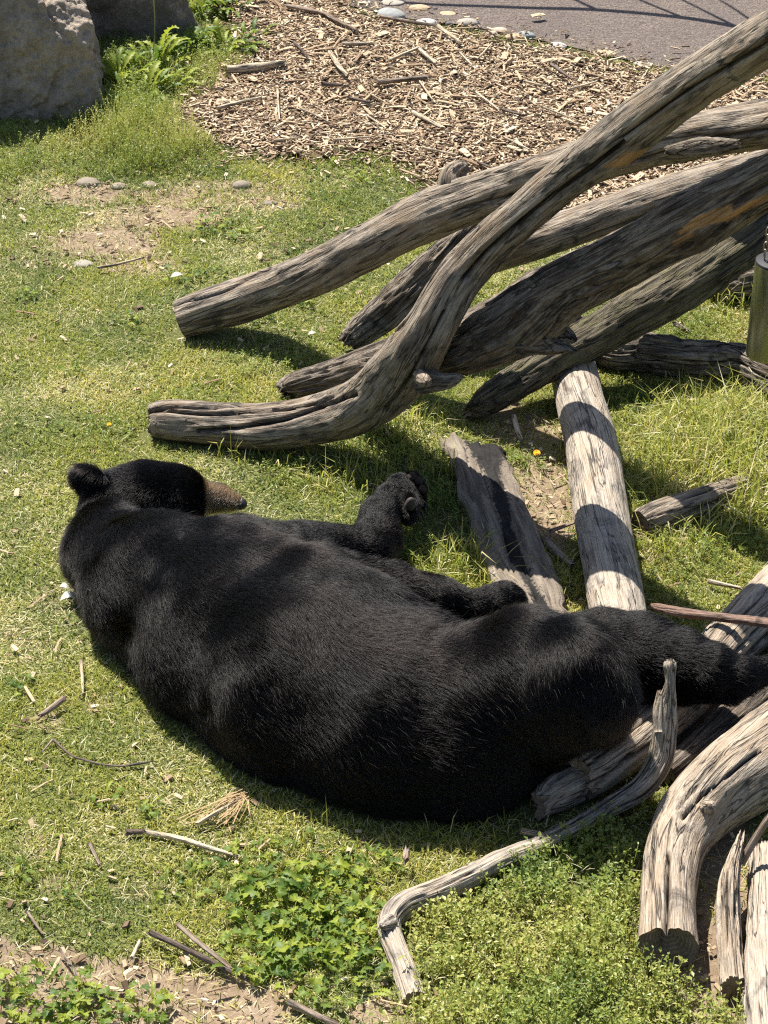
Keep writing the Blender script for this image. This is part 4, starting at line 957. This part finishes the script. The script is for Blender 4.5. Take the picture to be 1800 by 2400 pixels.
X = np.stack([x, y, gz(x, y)-.003], 1); ok = ~blocked(X); X, u, v, cl, poly, nn = X[ok], u[ok], v[ok], cl[ok], poly[ok], nn[ok]
n = len(X); print('weeds', n)
mound = ell(u, v, 330, 335, 155, 72)
hgt = np.where(poly, .015+.115*np.clip(nn*1.6-.35, 0, 1)*rng.random(n)**.5, .012+.06*cl*rng.random(n)**1.3)+.08*mound*rng.random(n)
ls = np.where(poly, .0075+.007*rng.random(n)**2, .006+.003*rng.random(n))
t0 = np.clip(np.where(poly, .68, .56)+.35*(fbm(X*5, 422, 3)-.5)*2+.25*mound-.25*ell(u, v, 1300, 2080, 130, 60)*poly, 0, 1)
V, Fs, F, T = small_weeds(X, hgt, 7, ls, t0)
o = link('small_leaved_weeds', mesh_np('small_leaved_weeds', V, [Fs, F], M_WEED, False, {'tone': T})); tag(o, 'low mat of small oval leaved chickweed in the grass and by the crooked branch', 'weeds', kind='stuff')
# straw stalks lying in the weeds
x, y, u, v = ground_pts(15000); ok = ~bed_or_path(x, y) & ((rng.random(len(x)) < .5+.5*(dirt_amount(u, v) > .3)) | inpoly(u, v, CLOVER_POLY)); x, y, u, v = x[ok], y[ok], u[ok], v[ok]
X = np.stack([x, y, gz(x, y)+.008+.03*inpoly(u, v, CLOVER_POLY)*rng.random(len(x))], 1); ok = ~blocked(X); X = X[ok]; n = len(X)
V, Q, T3, tn_ = blades(X, .012+.04*rng.random(n)**2, .0008+.0011*rng.random(n), rng.random(n)*6.283, rng.normal(1.45, .12, n), rng.normal(0, .15, n), rng.uniform(.82, 1, n))
o = link('dry_straw', mesh_np('dry_straw', V, [Q, T3], M_GRASS, False, {'tone': tn_})); tag(o, 'dry pale straw bits strewn over lawn and weeds', 'straw', kind='stuff')
# crumbs and chips litter too small to tell apart, on the soil and the lawn
x, y, u, v = ground_pts(26000); dd_ = dirt_amount(u, v); ok = (rng.random(len(x)) < .05+.30*dd_) & ~bed_or_path(x, y); x, y = x[ok], y[ok]; n = len(x)
A, B, N_ = chip_frames(n, .3); l_ = .002+.010*rng.random(n)**2.8
V, F, T = boxes(np.c_[x, y, gz(x, y)+.004+.008*rng.random(n)], A*l_[:, None], B*(l_*.5)[:, None], N_*(l_*.2)[:, None], np.clip(rng.beta(1.4, 1.6, n), 0, .95))
o = link('litter', mesh_np('litter', V, F, M_CHIP, False, {'tone': T})); tag(o, 'crumbs of wood and soil strewn over lawn and bare dirt', 'litter', kind='stuff')

# broad leaved plants, leaf by leaf
M_LOBED = [leaf_mat('lobed_leaf_%s' % k, [(0, c0), (1, c1)], .45, .5, 'tone', .3) for k, c0, c1 in (('deep', (.06, .12, .02), (.10, .165, .028)), ('mid', (.125, .195, .026), (.18, .245, .036)), ('bright', (.24, .30, .034), (.33, .37, .05)))]
M_PLANTSTEM = leaf_mat('plant_stalk', [(0, (.12, .16, .05)), (1, (.2, .2, .09))], .2)
def strip(pts, w):
    pts = np.array(pts); t_ = U3(np.gradient(pts, axis=0)); s = np.cross(t_, (0, 0, 1.0)); s = U3(s+1e-6)
    w = np.broadcast_to(np.asarray(w, float), (len(pts),))[:, None]
    u_ = np.cross(s, t_)
    V = np.stack([pts-s*w, pts-u_*w*.8, pts+s*w], 1).reshape(-1, 3); m = len(pts)
    F = [(3*k+j, 3*k+j+1, 3*k+4+j, 3*k+3+j) for k in range(m-1) for j in (0, 1)]
    return V, np.array(F)
def lobed_leaf(k):
    """palmate toothed leaf on its stalk; stalk starts at the origin and leans along +x"""
    h, reach = .055, .035
    st = [(reach*q*q, 0, h*math.sin(q*1.5)) for q in np.linspace(0, 1, 5)]
    V, F = strip(st, .0011)
    tip = np.array(st[-1]); rs = np.random.default_rng(500+k)
    L = .030*(.85+.3*rs.random()); nl = [5, 3, 5, 7][k % 4]
    m = nl*8; ang = np.linspace(-2.25, 2.25, m)
    ph = (ang+2.25)/4.5*nl; lob = np.abs(np.sin(ph*np.pi))**.55; rad = L*(.42+.58*lob)*(1-.18*np.abs(ang)/2.25)+.0030*np.sin(ph*19)
    r2 = rad*.55
    til = -.25+.5*rs.random()
    def put(a, r): 
        xx, yy = r*np.cos(a), r*np.sin(a); zz = .22*np.abs(yy)+.35*(r**2)/L*np.cos(a*2+k)-.12*r+.0012*np.sin(ph*2*np.pi)*(r > L*.4)
        return np.stack([tip[0]+xx*math.cos(til), tip[1]+yy, tip[2]+zz-xx*math.sin(til)], 1)
    A_, B_ = put(ang, r2), put(ang, rad); b0 = len(V); 
    VV = np.concatenate([V, tip[None], A_, B_]); i = np.arange(m-1)
    q = np.stack([b0+1+i, b0+1+m+i, b0+2+m+i, b0+2+i], 1); tr = np.stack([np.full(m-1, b0), b0+1+i, b0+2+i], 1)
    tone = np.r_[np.full(len(V)+1, .8), np.full(m, .3), np.full(m, .1+.8*rs.random())]
    return VV, [np.concatenate([F, q]), tr], tone
def toothed_leaf(k):
    """long dandelion leaf arching outwards along +x"""
    rs = np.random.default_rng(600+k); L = .11*(.8+.4*rs.random()); m = 15
    q = np.linspace(0, 1, m); cx_ = L*q*(1-.12*q); cz = L*(1.0*q-.62*q*q)+.004
    w = L*.13*np.sin(np.pi*np.minimum(q*.9+.05, 1))**.7*(.55+.9*q*(1-q*.45)); tooth = np.where(np.arange(m) % 2 == 0, 1.0, .5); w = w*tooth
    C = np.stack([cx_, .006*np.sin(q*3+k), cz], 1)
    Lf = C+np.stack([-.3*w, w, .35*w], 1); Rt = C+np.stack([-.3*w, -w, .35*w], 1)
    V = np.stack([Lf, C, Rt], 1).reshape(-1, 3); F = np.array([(3*k_+j, 3*k_+j+1, 3*k_+4+j, 3*k_+3+j) for k_ in range(m-1) for j in (0, 1)])
    tone = np.tile([.3, .9, .3], m)
    return V, [F], tone
LOB = [[mesh_np('leaf', *lobed_leaf(k)[:2], M_LOBED[c], True, {'tone': lobed_leaf(k)[2]}) for k in range(6)] for c in range(3)]
DAN = [[mesh_np('leaf', *toothed_leaf(k)[:2], M_LOBED[c], True, {'tone': toothed_leaf(k)[2]}) for k in range(5)] for c in range(3)]
def plant(name, label, u, v, n, spread, bank, size, group, wts=(.2, .45, .35), flat=False):
    p = P(u, v, 0); root = empty(name, (p[0], p[1], float(gz(p[0], p[1]))-.002), label, 'plant', group)
    for k in range(int(n*(3.4 if bank is LOB else 2.8))):
        c = random.choices((0, 1, 2), wts)[0]; me = random.choice(bank[c] if bank is not LOB or random.random() > .22 else DAN[c]); a = random.random()*6.283; rr_ = spread*1.25*random.random()**.6
        s = (.44 if bank is LOB else .85)*size*(.45+1.0*random.random())
        link('leaf', me, root, (rr_*math.cos(a), rr_*math.sin(a)*.9, 0), (random.gauss(0, .18), random.gauss(0, .25 if not flat else .12)-.1*(rr_ < spread*.4), a+random.gauss(0, .7)), (s, s, s*max(.6, 1.0+.9*random.random()*(1-rr_/max(spread*1.25, 1e-6)))))
    return root
GW = 'lobed leaf weeds in front of the bear'
for (u, v, n, sp, sz, lab) in [(640,2130,30,.075,1.0,'bushy lobed leaf weed beside the stick pair, tallest of the weed patch'),(760,2100,34,.08,1.05,'bushy lobed leaf weed behind the knotted bend of the crooked branch'),(820,2200,32,.07,1.0,'dark green lobed leaf weed against the knotted end of the crooked branch'),
    (700,2215,34,.08,1.1,'lobed leaf weed in the middle of the weed patch'),(610,2250,22,.06,1.0,'lobed leaf weed over the ends of two dark sticks'),(780,2300,26,.08,.95,'low lobed leaf weed above the grey half buried stick'),(560,2060,20,.08,.75,'sparse lobed leaf weed spreading into the lawn'),(860,2050,14,.05,.8,'few lobed leaves beside the crooked branch bend'),(700,2030,22,.09,.75,'low lobed leaf weed nearest the bear back')]:
    plant('lobed_weed', lab, u, v, n, sp, LOB, sz, GW)
plant('lobed_weed', 'lobed leaf weed growing out of the bare dirt in the lawn corner', 95, 2345, 36, .08, LOB, .95, GW)
plant('lobed_weed', 'lobed leaf weed beside the corner clump on the bare dirt', 200, 2385, 22, .05, LOB, .9, GW)
plant('lobed_weed', 'small bright lobed weed alone on the bare dirt', 335, 2365, 11, .03, LOB, .9, GW, (.1, .4, .5))
GD = 'broad leaved weeds round the boulders'
for (u, v, n, sp, sz, lab) in [(280,190,17,.05,1.1,'toothed leaf rosette against the granite boulder side'),(370,150,20,.06,1.2,'toothed leaf rosette with a tall pale stalk beside the boulders'),(440,120,17,.05,1.0,'toothed leaf rosette between dark boulder and mulch'),(530,112,18,.06,1.0,'toothed leaf rosette at the mulch edge'),(590,95,12,.04,.8,'small toothed leaf rosette spilling onto the mulch'),
    (340,225,16,.06,1.0,'toothed leaf rosette above the chickweed mound'),(400,200,14,.05,1.0,'toothed leaf rosette drooping over bare grey ground'),(480,30,18,.06,1.1,'toothed leaf rosette right under the dark boulder'),(540,30,14,.05,1.0,'toothed leaf rosette by the top of the mulch')]:
    plant('toothed_weed', lab, u, v, n, sp, DAN, sz, GD, (.25, .4, .35))
plant('lobed_weed', 'low broad leaf weed in thin grass near a dry stem', 500, 532, 12, .05, LOB, .8, None)
plant('lobed_weed', 'low weed with pale leaves on the lawn above the sawn log', 430, 655, 9, .05, LOB, .75, None)
plant('lobed_weed', 'green broad leaf weed where lawn meets mulch', 800, 395, 16, .08, LOB, .7, None)
plant('toothed_weed', 'dandelion plant with a yellow flower beside the charred plank', 1245, 1090, 9, .025, DAN, .34, None, (.2, .5, .3))
random.seed(77)
for u, v in [(110,1010),(60,700),(300,760),(160,880),(520,640),(610,760),(700,720),(250,1880),(60,1620),(370,1900),(470,2030),(180,2100),(400,2080),(60,2060),(720,1000),(960,1060),(640,1060),(1040,1180),(980,720),(930,780),(560,560),(700,590),(860,430),(1620,1000),(1560,1120),(1760,1280),(1650,1270),(1720,980),(1150,1150),(1480,960)]:
    plant('low_weed', 'small low weed growing in the lawn grass', u, v, 3+random.randrange(3), .02, LOB, .55+.3*random.random(), 'small weeds dotted over the lawn')
# flowers
t = NT('yellow_petal'); t.base((.75, .42, .012), .6, .2); M_YEL = t.m
def flower_mesh():
    V, F = [], []
    for ringk, (n_, r_, z_) in enumerate(((16, .014, .0), (12, .010, .004), (8, .006, .006))):
        for k in range(n_):
            a = 6.283*(k+.5*ringk)/n_; b = len(V); ca, sa = math.cos(a), math.sin(a); w = .0016
            V += [(-sa*w*.5, ca*w*.5, z_), (sa*w*.5, -ca*w*.5, z_), (ca*r_+sa*w, sa*r_-ca*w, z_+.003), (ca*r_-sa*w, sa*r_+ca*w, z_+.003)]; F.append((b, b+1, b+2, b+3))
    return np.array(V), np.array(F)
fv, ff = flower_mesh()
def flower(lab, u, v, z, s):
    p = P(u, v, z); g0 = float(gz(p[0], p[1])); root = empty('dandelion_flower', (p[0], p[1]+.005, g0), lab, 'flower')
    h = p[2]-g0; V, F = strip([(0, 0, 0), (.004, -.002, h*.5), (0, -.005, h)], .0012)
    link('stalk', mesh_np('stalk', V, F, M_PLANTSTEM), root); link('petals', mesh_np('petals', fv*s, ff, M_YEL), root, (0, -.005, h), (R(25), 0, 0))
flower('yellow dandelion flower between charred plank and pale post', 1258, 1062, .05, .75)
flower('tiny yellow flower in the grass beyond the bear head', 256, 995, .03, .5)
def stalk(lab, pts, w, mat, grp=None):
    W = np.array([P(u, v, z) for u, v, z in pts]); b = W[0].copy(); V, F = strip(catmull(W, 8)-b, w)
    o = link('plant_stalk', mesh_np('plant_stalk', V, F, mat, True, {'tone': np.full(len(V), .7)}), None, b); tag(o, lab, 'stalk', grp)
stalk('tall pale yellow flower stalk rising in front of the boulders', [(358,155,.01),(362,90,.10),(363,40,.18),(358,-30,.30)], .0028, M_PLANTSTEM)
stalk('curved pale stalk arching by the dark boulder', [(405,65,.02),(420,42,.07),(440,22,.11),(444,8,.13)], .002, M_PLANTSTEM)
stalk('yellowish upright blade beside the chickweed mound', [(279,290,.01),(280,262,.05),(279,236,.10)], .0028, M_PLANTSTEM)
stalk('long thin dry stem lying flat across the lawn', [(525,550,.012),(600,550,.018),(700,547,.012)], .0016, M_PLANTSTEM)
stalk('bent grass stalk hooked over the gnarled bark log', [(1640,890,.02),(1648,850,.06),(1640,825,.10),(1632,815,.11)], .0012, M_PLANTSTEM)
# ---------------------------------------------------------------- sticks, chips, shreds
def stick(lab, pts, r, mat, group=None, cat='stick', seed=0, z=.014, rend=.7, parent=None, name='stick'):
    """pts: (u, v[, z]); r in photo pixels"""
    ax_ = np.array([(*P(q[0], q[1], q[2] if len(q) > 2 else z), px2m(r, q[0], q[1])) for q in pts])
    ax_[-1, 3] *= rend; b = ax_[0, :3].copy(); ax_[:, :3] -= b
    me = tube(name, ax_, mat, ring=12, step=.01, seed=700+seed, lump=.22, ridge=float(ax_[0, 3])*.18, jag0=float(ax_[0, 3])*.8, jag1=float(ax_[0, 3])*1.5, keep=False, endmat=mat)
    o = link(name, me, parent, b if parent is None else b-np.array(parent.location))
    if parent is None: tag(o, lab, cat, group)
    return o
GM = 'sticks lying on the mulch'
MS = [('long grey stick lying on the mulch before the large grey cobble', [(672,13),(756,30),(777,42),(836,70)], 5, M_TWIG), ('dark crooked stick touching the large grey cobble', [(891,38),(950,49),(1026,61)], 4.5, M_TWIG),
 ('pale straight stick running from the cobbles into the mulch', [(1026,61),(1079,99)], 5, M_PTWIG), ('short tan stick on the upper mulch', [(803,103),(870,101)], 5, M_PTWIG), ('slim tan stick slanting across the mulch middle', [(912,141),(984,110)], 4, M_PTWIG),
 ('stubby pale stick below the cobbles on mulch', [(984,116),(1022,148)], 5.5, M_PTWIG), ('thick brown stick lying level across the mulch', [(883,192),(999,181)], 7, M_TWIG), ('bone white stick on the lower mulch', [(967,262),(1039,300)], 5.5, M_PTWIG),
 ('short black stick on the mulch', [(752,196),(798,199)], 6, M_DTWIG), ('tan shredded splinter standing out on the mulch', [(773,122),(790,150),(815,177)], 6, M_PTWIG), ('broad split slab of pale wood at the mulch edge by the weeds', [(530,163),(600,158),(665,146)], 10, M_PTWIG),
 ('long pale splinter on the mulch margin by the weeds', [(510,253),(560,240),(612,228)], 4.5, M_PTWIG)]
TH = [((1119,139),(1153,101)),((1077,122),(1106,152)),((984,190),(1014,234)),((1115,215),(1170,257)),((992,346),(1073,363)),((781,327),(870,320)),((700,250),(770,285)),((1230,190),(1290,205)),((650,210),(655,280)),((1330,210),(1400,190)),((1180,320),(1240,350)),((860,270),(905,300)),((1270,250),(1350,280)),((640,330),(700,322)),((1500,430),(1570,415)),((1420,455),(1480,448))]
for k, (lab, pts, r, m) in enumerate(MS): stick(lab, [(u, v, .045) for u, v in pts], r, m, GM, seed=k)
for k, (a, b) in enumerate(TH): stick('thin pale twig lying among the mulch chips', [(*a, .046), (*b, .046)], 2.8, M_PTWIG, GM, seed=30+k)
for k, (a, b) in enumerate((((819,230),(874,240)),((1178,257),(1229,270)),((1290,150),(1340,185)),((690,100),(720,130)),((1120,380),(1160,395)))): stick('short dark twig lying among the mulch chips', [(*a, .046), (*b, .046)], 4, M_DTWIG, GM, seed=50+k)
GL = 'sticks lying on the lawn'
LS = [('straight grey stick with a blackened end on the lawn below the bear back', [(338,1949),(424,1966),(482,1985),(559,2007)], 6.5, M_PTWIG), ('short grey stick on the lawn beyond the black ended stick', [(210,1978),(234,2028)], 5, M_TWIG),
 ('short brown stick at the edge of lawn and bare dirt', [(63,2137),(101,2190)], 4.5, M_TWIG), ('thin brown stick on the bare dirt, farther piece of two in line', [(140,2226),(166,2260)], 4, M_TWIG), ('thin brown stick on the bare dirt, nearer piece of two in line', [(171,2265),(186,2308)], 4, M_TWIG),
 ('stubby tan stick standing out on the bare dirt', [(217,2351),(236,2301)], 6, M_PTWIG), ('pale splinter where lawn meets bare dirt', [(309,2245),(328,2204)], 5.5, M_PTWIG), ('dark grey stick running under the lobed weeds, thicker of a pair', [(352,2185,.03),(429,2221,.028),(506,2260,.02),(590,2300,.014)], 8, M_DTWIG),
 ('brown stick lying against the dark grey stick by the lobed weeds', [(417,2168,.04),(463,2207,.035),(545,2272,.02)], 7, M_TWIG), ('grey stick half buried under the lobed weeds', [(675,2347,.02),(790,2402,.02)], 9, M_TWIG),
 ('long thin curved twig on the lawn beside the bear back', [(124,1733),(168,1771),(195,1780),(239,1792),(285,1795),(325,1790),(361,1783)], 3, M_DTWIG), ('straight pale stick on the lawn beside the bear shoulder', [(190,1548),(193,1590),(194,1627)], 4.2, M_PTWIG),
 ('curled bark sliver on the lawn', [(152,1635,.03),(120,1660,.02),(92,1678,.012)], 7, M_TWIG), ('thin stick on the bare patch by the pinkish stone', [(228,628,.015),(280,618,.02),(338,603,.02)], 3.5, M_PTWIG),
 ('broken stick end poking out between branch and bear rump', [(1222,1948,.035),(1260,1955,.03),(1300,1962,.025)], 7, M_PTWIG), ('splinter upright in grass below the bear rump', [(950,2015,.05),(955,1990,.05)], 9, M_TWIG), ('grey stick near the mossy log on bright grass', [(1582,758,.03),(1610,775,.02)], 7, M_TWIG),
 ('pale stick lying in weeds above the dark reddish stick', [(1660,1362,.02),(1740,1380,.02)], 6, M_PTWIG), ('pale broken stick below the mossy log end', [(1205,975,.03),(1212,1005,.03),(1222,1030,.02)], 6, M_PTWIG),
 ('bark strip on bare soil beside the charred plank', [(1275,1265,.02),(1310,1300,.02),(1340,1325,.02)], 11, M_TWIG), ('thin stick across bare soil by the pale post', [(1290,1245,.03),(1345,1225,.03)], 5, M_TWIG)]
for k, (lab, pts, r, m) in enumerate(LS):
    o = stick(lab, pts, r, m, GL, seed=80+k)
    if k == 0: stick(None, [(297,1950,.016),(340,1949,.014)], 7.5, M_DTWIG, seed=180, parent=o, name='charred_end')
    if k == 10: stick(None, [(124,1733,.014),(100,1761,.012)], 2.6, M_TWIG, seed=181, parent=o, name='side_twig')
# shredded bark fibres
fib_root = empty('shredded_bark', tuple(P(520, 1900, 0)), 'tuft of shredded orange bark fibre on the lawn against the bear back', 'bark')
t = NT('bark_fibre'); t.base((.42, .29, .16), .8, .2); M_FIB = t.m
fb = P(520, 1900, 0)
for k in range(34):
    a = P(572+random.gauss(0, 5), 1864+random.gauss(0, 5), .035); e = P(468+random.gauss(0, 34)+random.random()*60, 1928+random.gauss(0, 9)-random.random()*14, .012+random.random()*.02)
    m_ = (a+e)/2+np.array((random.gauss(0, .012), random.gauss(0, .012), random.random()*.016))
    V, F = strip(catmull(np.array([a, m_, e]), 5)-fb, .0006+.0007*random.random()); link('fibre', mesh_np('fibre', V, F, M_FIB), fib_root)
stick(None, [(462,1930,.018),(500,1908,.03),(560,1872,.035)], 4.5, M_PTWIG, seed=190, parent=fib_root, name='bark_strip')
# loose chips on the lawn and dirt
CH = [(11,1304),(46,1716),(35,1529),(137,1521),(342,1820),(70,1640),(308,455),(354,492),(196,506),(89,550),(55,519),(143,662),(55,616),(390,535),(345,538),(375,540),(640,497),(230,975),(420,1880),(100,1850),(395,1890),(250,1890),(30,1935),(140,2000),(440,2260),(520,2330),(300,2290),(60,2270),(270,2330),(130,2275),(1020,1100),(590,800),(720,790),(500,905),(40,1160),(90,1420),(260,1950),(620,1990),(820,2000),(300,870),(150,800),(60,740),(1190,1000),(1150,985),(1290,1175),(1310,1130),(1330,1270),(1300,1340),(1545,1365),(1580,1380),(1490,1330),(930,2370),(1000,2395),(480,760),(610,610),(700,450),(560,520)]
random.seed(21)
for k, (u, v) in enumerate(CH):
    p = P(u, v, 0); s = .32+.38*random.random()
    o = link('wood_chip', chip_meshes[(k*5) % 16], None, (p[0], p[1], float(gz(p[0], p[1]))+.016), (random.gauss(0, .2), random.gauss(0, .2), random.random()*6.28), (s, s, s))
    tag(o, 'loose wood chip lying on lawn or bare soil', 'wood chip', 'wood chips scattered over the lawn')
# pale glossy leaves by the bear
lm = NT('dry_pale_leaf'); lm.base((.42, .42, .33), .45, .4)
def dry_leaf(L, seed):
    q = np.linspace(0, 1, 8); w = L*.24*np.sin(np.pi*q)**.8; C = np.stack([L*q, .004*np.sin(q*4+seed), .010*np.sin(q*3.1)], 1)
    V = np.stack([C+np.stack([0*w, w, .3*w], 1), C, C+np.stack([0*w, -w, .25*w], 1)], 1).reshape(-1, 3)
    return mesh_np('dry_leaf', V, np.array([(3*k+j, 3*k+j+1, 3*k+4+j, 3*k+3+j) for k in range(7) for j in (0, 1)]), lm.m)
for k, (u, v, a, L, lab) in enumerate([(140,1408,.3,.05,'pale curled leaf touching the bear shoulder on the lawn'),(138,1378,-.2,.035,'small pale leaf just beyond the curled leaf by the bear shoulder'),(400,652,.5,.045,'broad grey green leaf lying on the lawn above the sawn log'),(720,785,.1,.03,'small bluish leaf lying between the sawn log and grooved log')]):
    p = P(u, v, .018); tag(link('dry_leaf', dry_leaf(L, k), None, tuple(p), (.2, -.1, a)), lab, 'leaf')

# ---------------------------------------------------------------- hanging steel tube on its chain
t = NT('brushed_steel'); c = t.coord((60, 60, 2)); n = t.noise(c, 6, 4, .6)
t.base((.33, .35, .24), .28, .5); t.b.inputs['Metallic'].default_value = 1.0; t.bump(n, .15, .002)
t.link(t.grey(n, .3, .7, .22, .42), t.b.inputs['Roughness']); M_STEEL = t.m
t = NT('chain_steel'); t.base((.34, .29, .25), .45, .5); t.b.inputs['Metallic'].default_value = 1.0; M_CHAIN = t.m
t = NT('dark_rubber'); t.base((.02, .02, .022), .6, .3); M_RUB = t.m
zt = .62
ptop = P(1821, 608, zt); pr_ = px2m(52, 1821, 700, zt); pbot = P(1826, 838, 0)
dd0 = dist(1826, 608, zt); hgt_ = px2m(232, 1826, 720, zt)/math.cos(PITCH-R(5))
tubeo = empty('hanging_tube', (ptop[0], ptop[1], ptop[2]-hgt_), 'brushed steel feeder tube hanging on a chain from the leaning bent log', 'tube')
def lathe(name, prof, mat, n=40):
    a = np.linspace(0, 2*np.pi, n, endpoint=False); V = np.concatenate([np.stack([r_*np.cos(a), r_*np.sin(a), np.full(n, z_)], 1) for r_, z_ in prof])
    i = np.arange(n); F = np.concatenate([np.stack([k*n+i, k*n+(i+1) % n, (k+1)*n+(i+1) % n, (k+1)*n+i], 1) for k in range(len(prof)-1)])
    return mesh_np(name, V, F, mat)
link('tube_body', lathe('tube_body', [(.0001, .004), (pr_*.9, .004), (pr_*.985, 0), (pr_, .004), (pr_, hgt_-.012), (pr_*.99, hgt_-.010)], M_STEEL), tubeo)
link('tube_cap', lathe('tube_cap', [(pr_*.985, hgt_-.012), (pr_*.985, hgt_-.004), (pr_*.94, hgt_-.002), (.0001, hgt_-.001)], M_RUB), tubeo)
def link_mesh():
    n, m = 20, 8; V = []; F = []
    for k in range(n):
        a = 2*np.pi*k/n; cx_, cz_ = .006*np.cos(a), .009*np.sin(a)+(.005 if np.sin(a) > 0 else -.005)
        for j in range(m):
            b = 2*np.pi*j/m; V.append((cx_+.0021*np.cos(b)*np.cos(a), .0021*np.sin(b), cz_+.0021*np.cos(b)*np.sin(a)))
            F.append((k*m+j, ((k+1) % n)*m+j, ((k+1) % n)*m+(j+1) % m, k*m+(j+1) % m))
    return mesh_np('chain_link', np.array(V), np.array(F), M_CHAIN)
lk = link_mesh(); tx = -pr_*.60
ztop = 1.58-(ptop[2]-hgt_)
nl = int((ztop-hgt_)/.0225)
for k in range(nl):
    link('chain_link', lk, tubeo, (tx+.0012*k, 0, hgt_+.016+.0225*k), (0, .05, 0 if k % 2 else math.pi/2))
# ---------------------------------------------------------------- bare branch beyond the path whose shadow crosses it
def shade_pt(u, v, h):
    g = P(u, v, .01); k = h/sdir.z; return g+np.array(sdir)*k
root_ax = [(700,-60,1.3,.012),(900,0,1.2,.014),(1200,17,1.15,.016),(1399,23,1.15,.018),(1598,41,1.1,.019),(1724,62,1.05,.020),(1900,95,1.0,.022),(2300,160,.9,.024)]
AXB = np.array([(*shade_pt(u, v, h), r) for u, v, h, r in root_ax])
bb = link('bare_branch', tube('bare_branch', AXB, M_TWIG, ring=16, step=.04, seed=900, lump=.15, keep=False)); tag(bb, 'bare branch reaching over the path, its shadow thrown across it', 'branch')
for pts in ([(1399,23,1.15,.012),(1350,0,1.25,.010),(1290,-30,1.35,.006)], [(1600,41,1.1,.011),(1500,0,1.25,.008),(1430,-30,1.4,.005)], [(1724,62,1.05,.011),(1640,20,1.2,.008),(1560,-20,1.35,.005)], [(1800,75,1.0,.010),(1720,20,1.2,.007),(1660,-15,1.35,.005)]):
    a_ = np.array([(*shade_pt(u, v, h), r) for u, v, h, r in pts]); link('twig', tube('twig', a_, M_TWIG, ring=10, step=.05, seed=910, keep=False), bb)
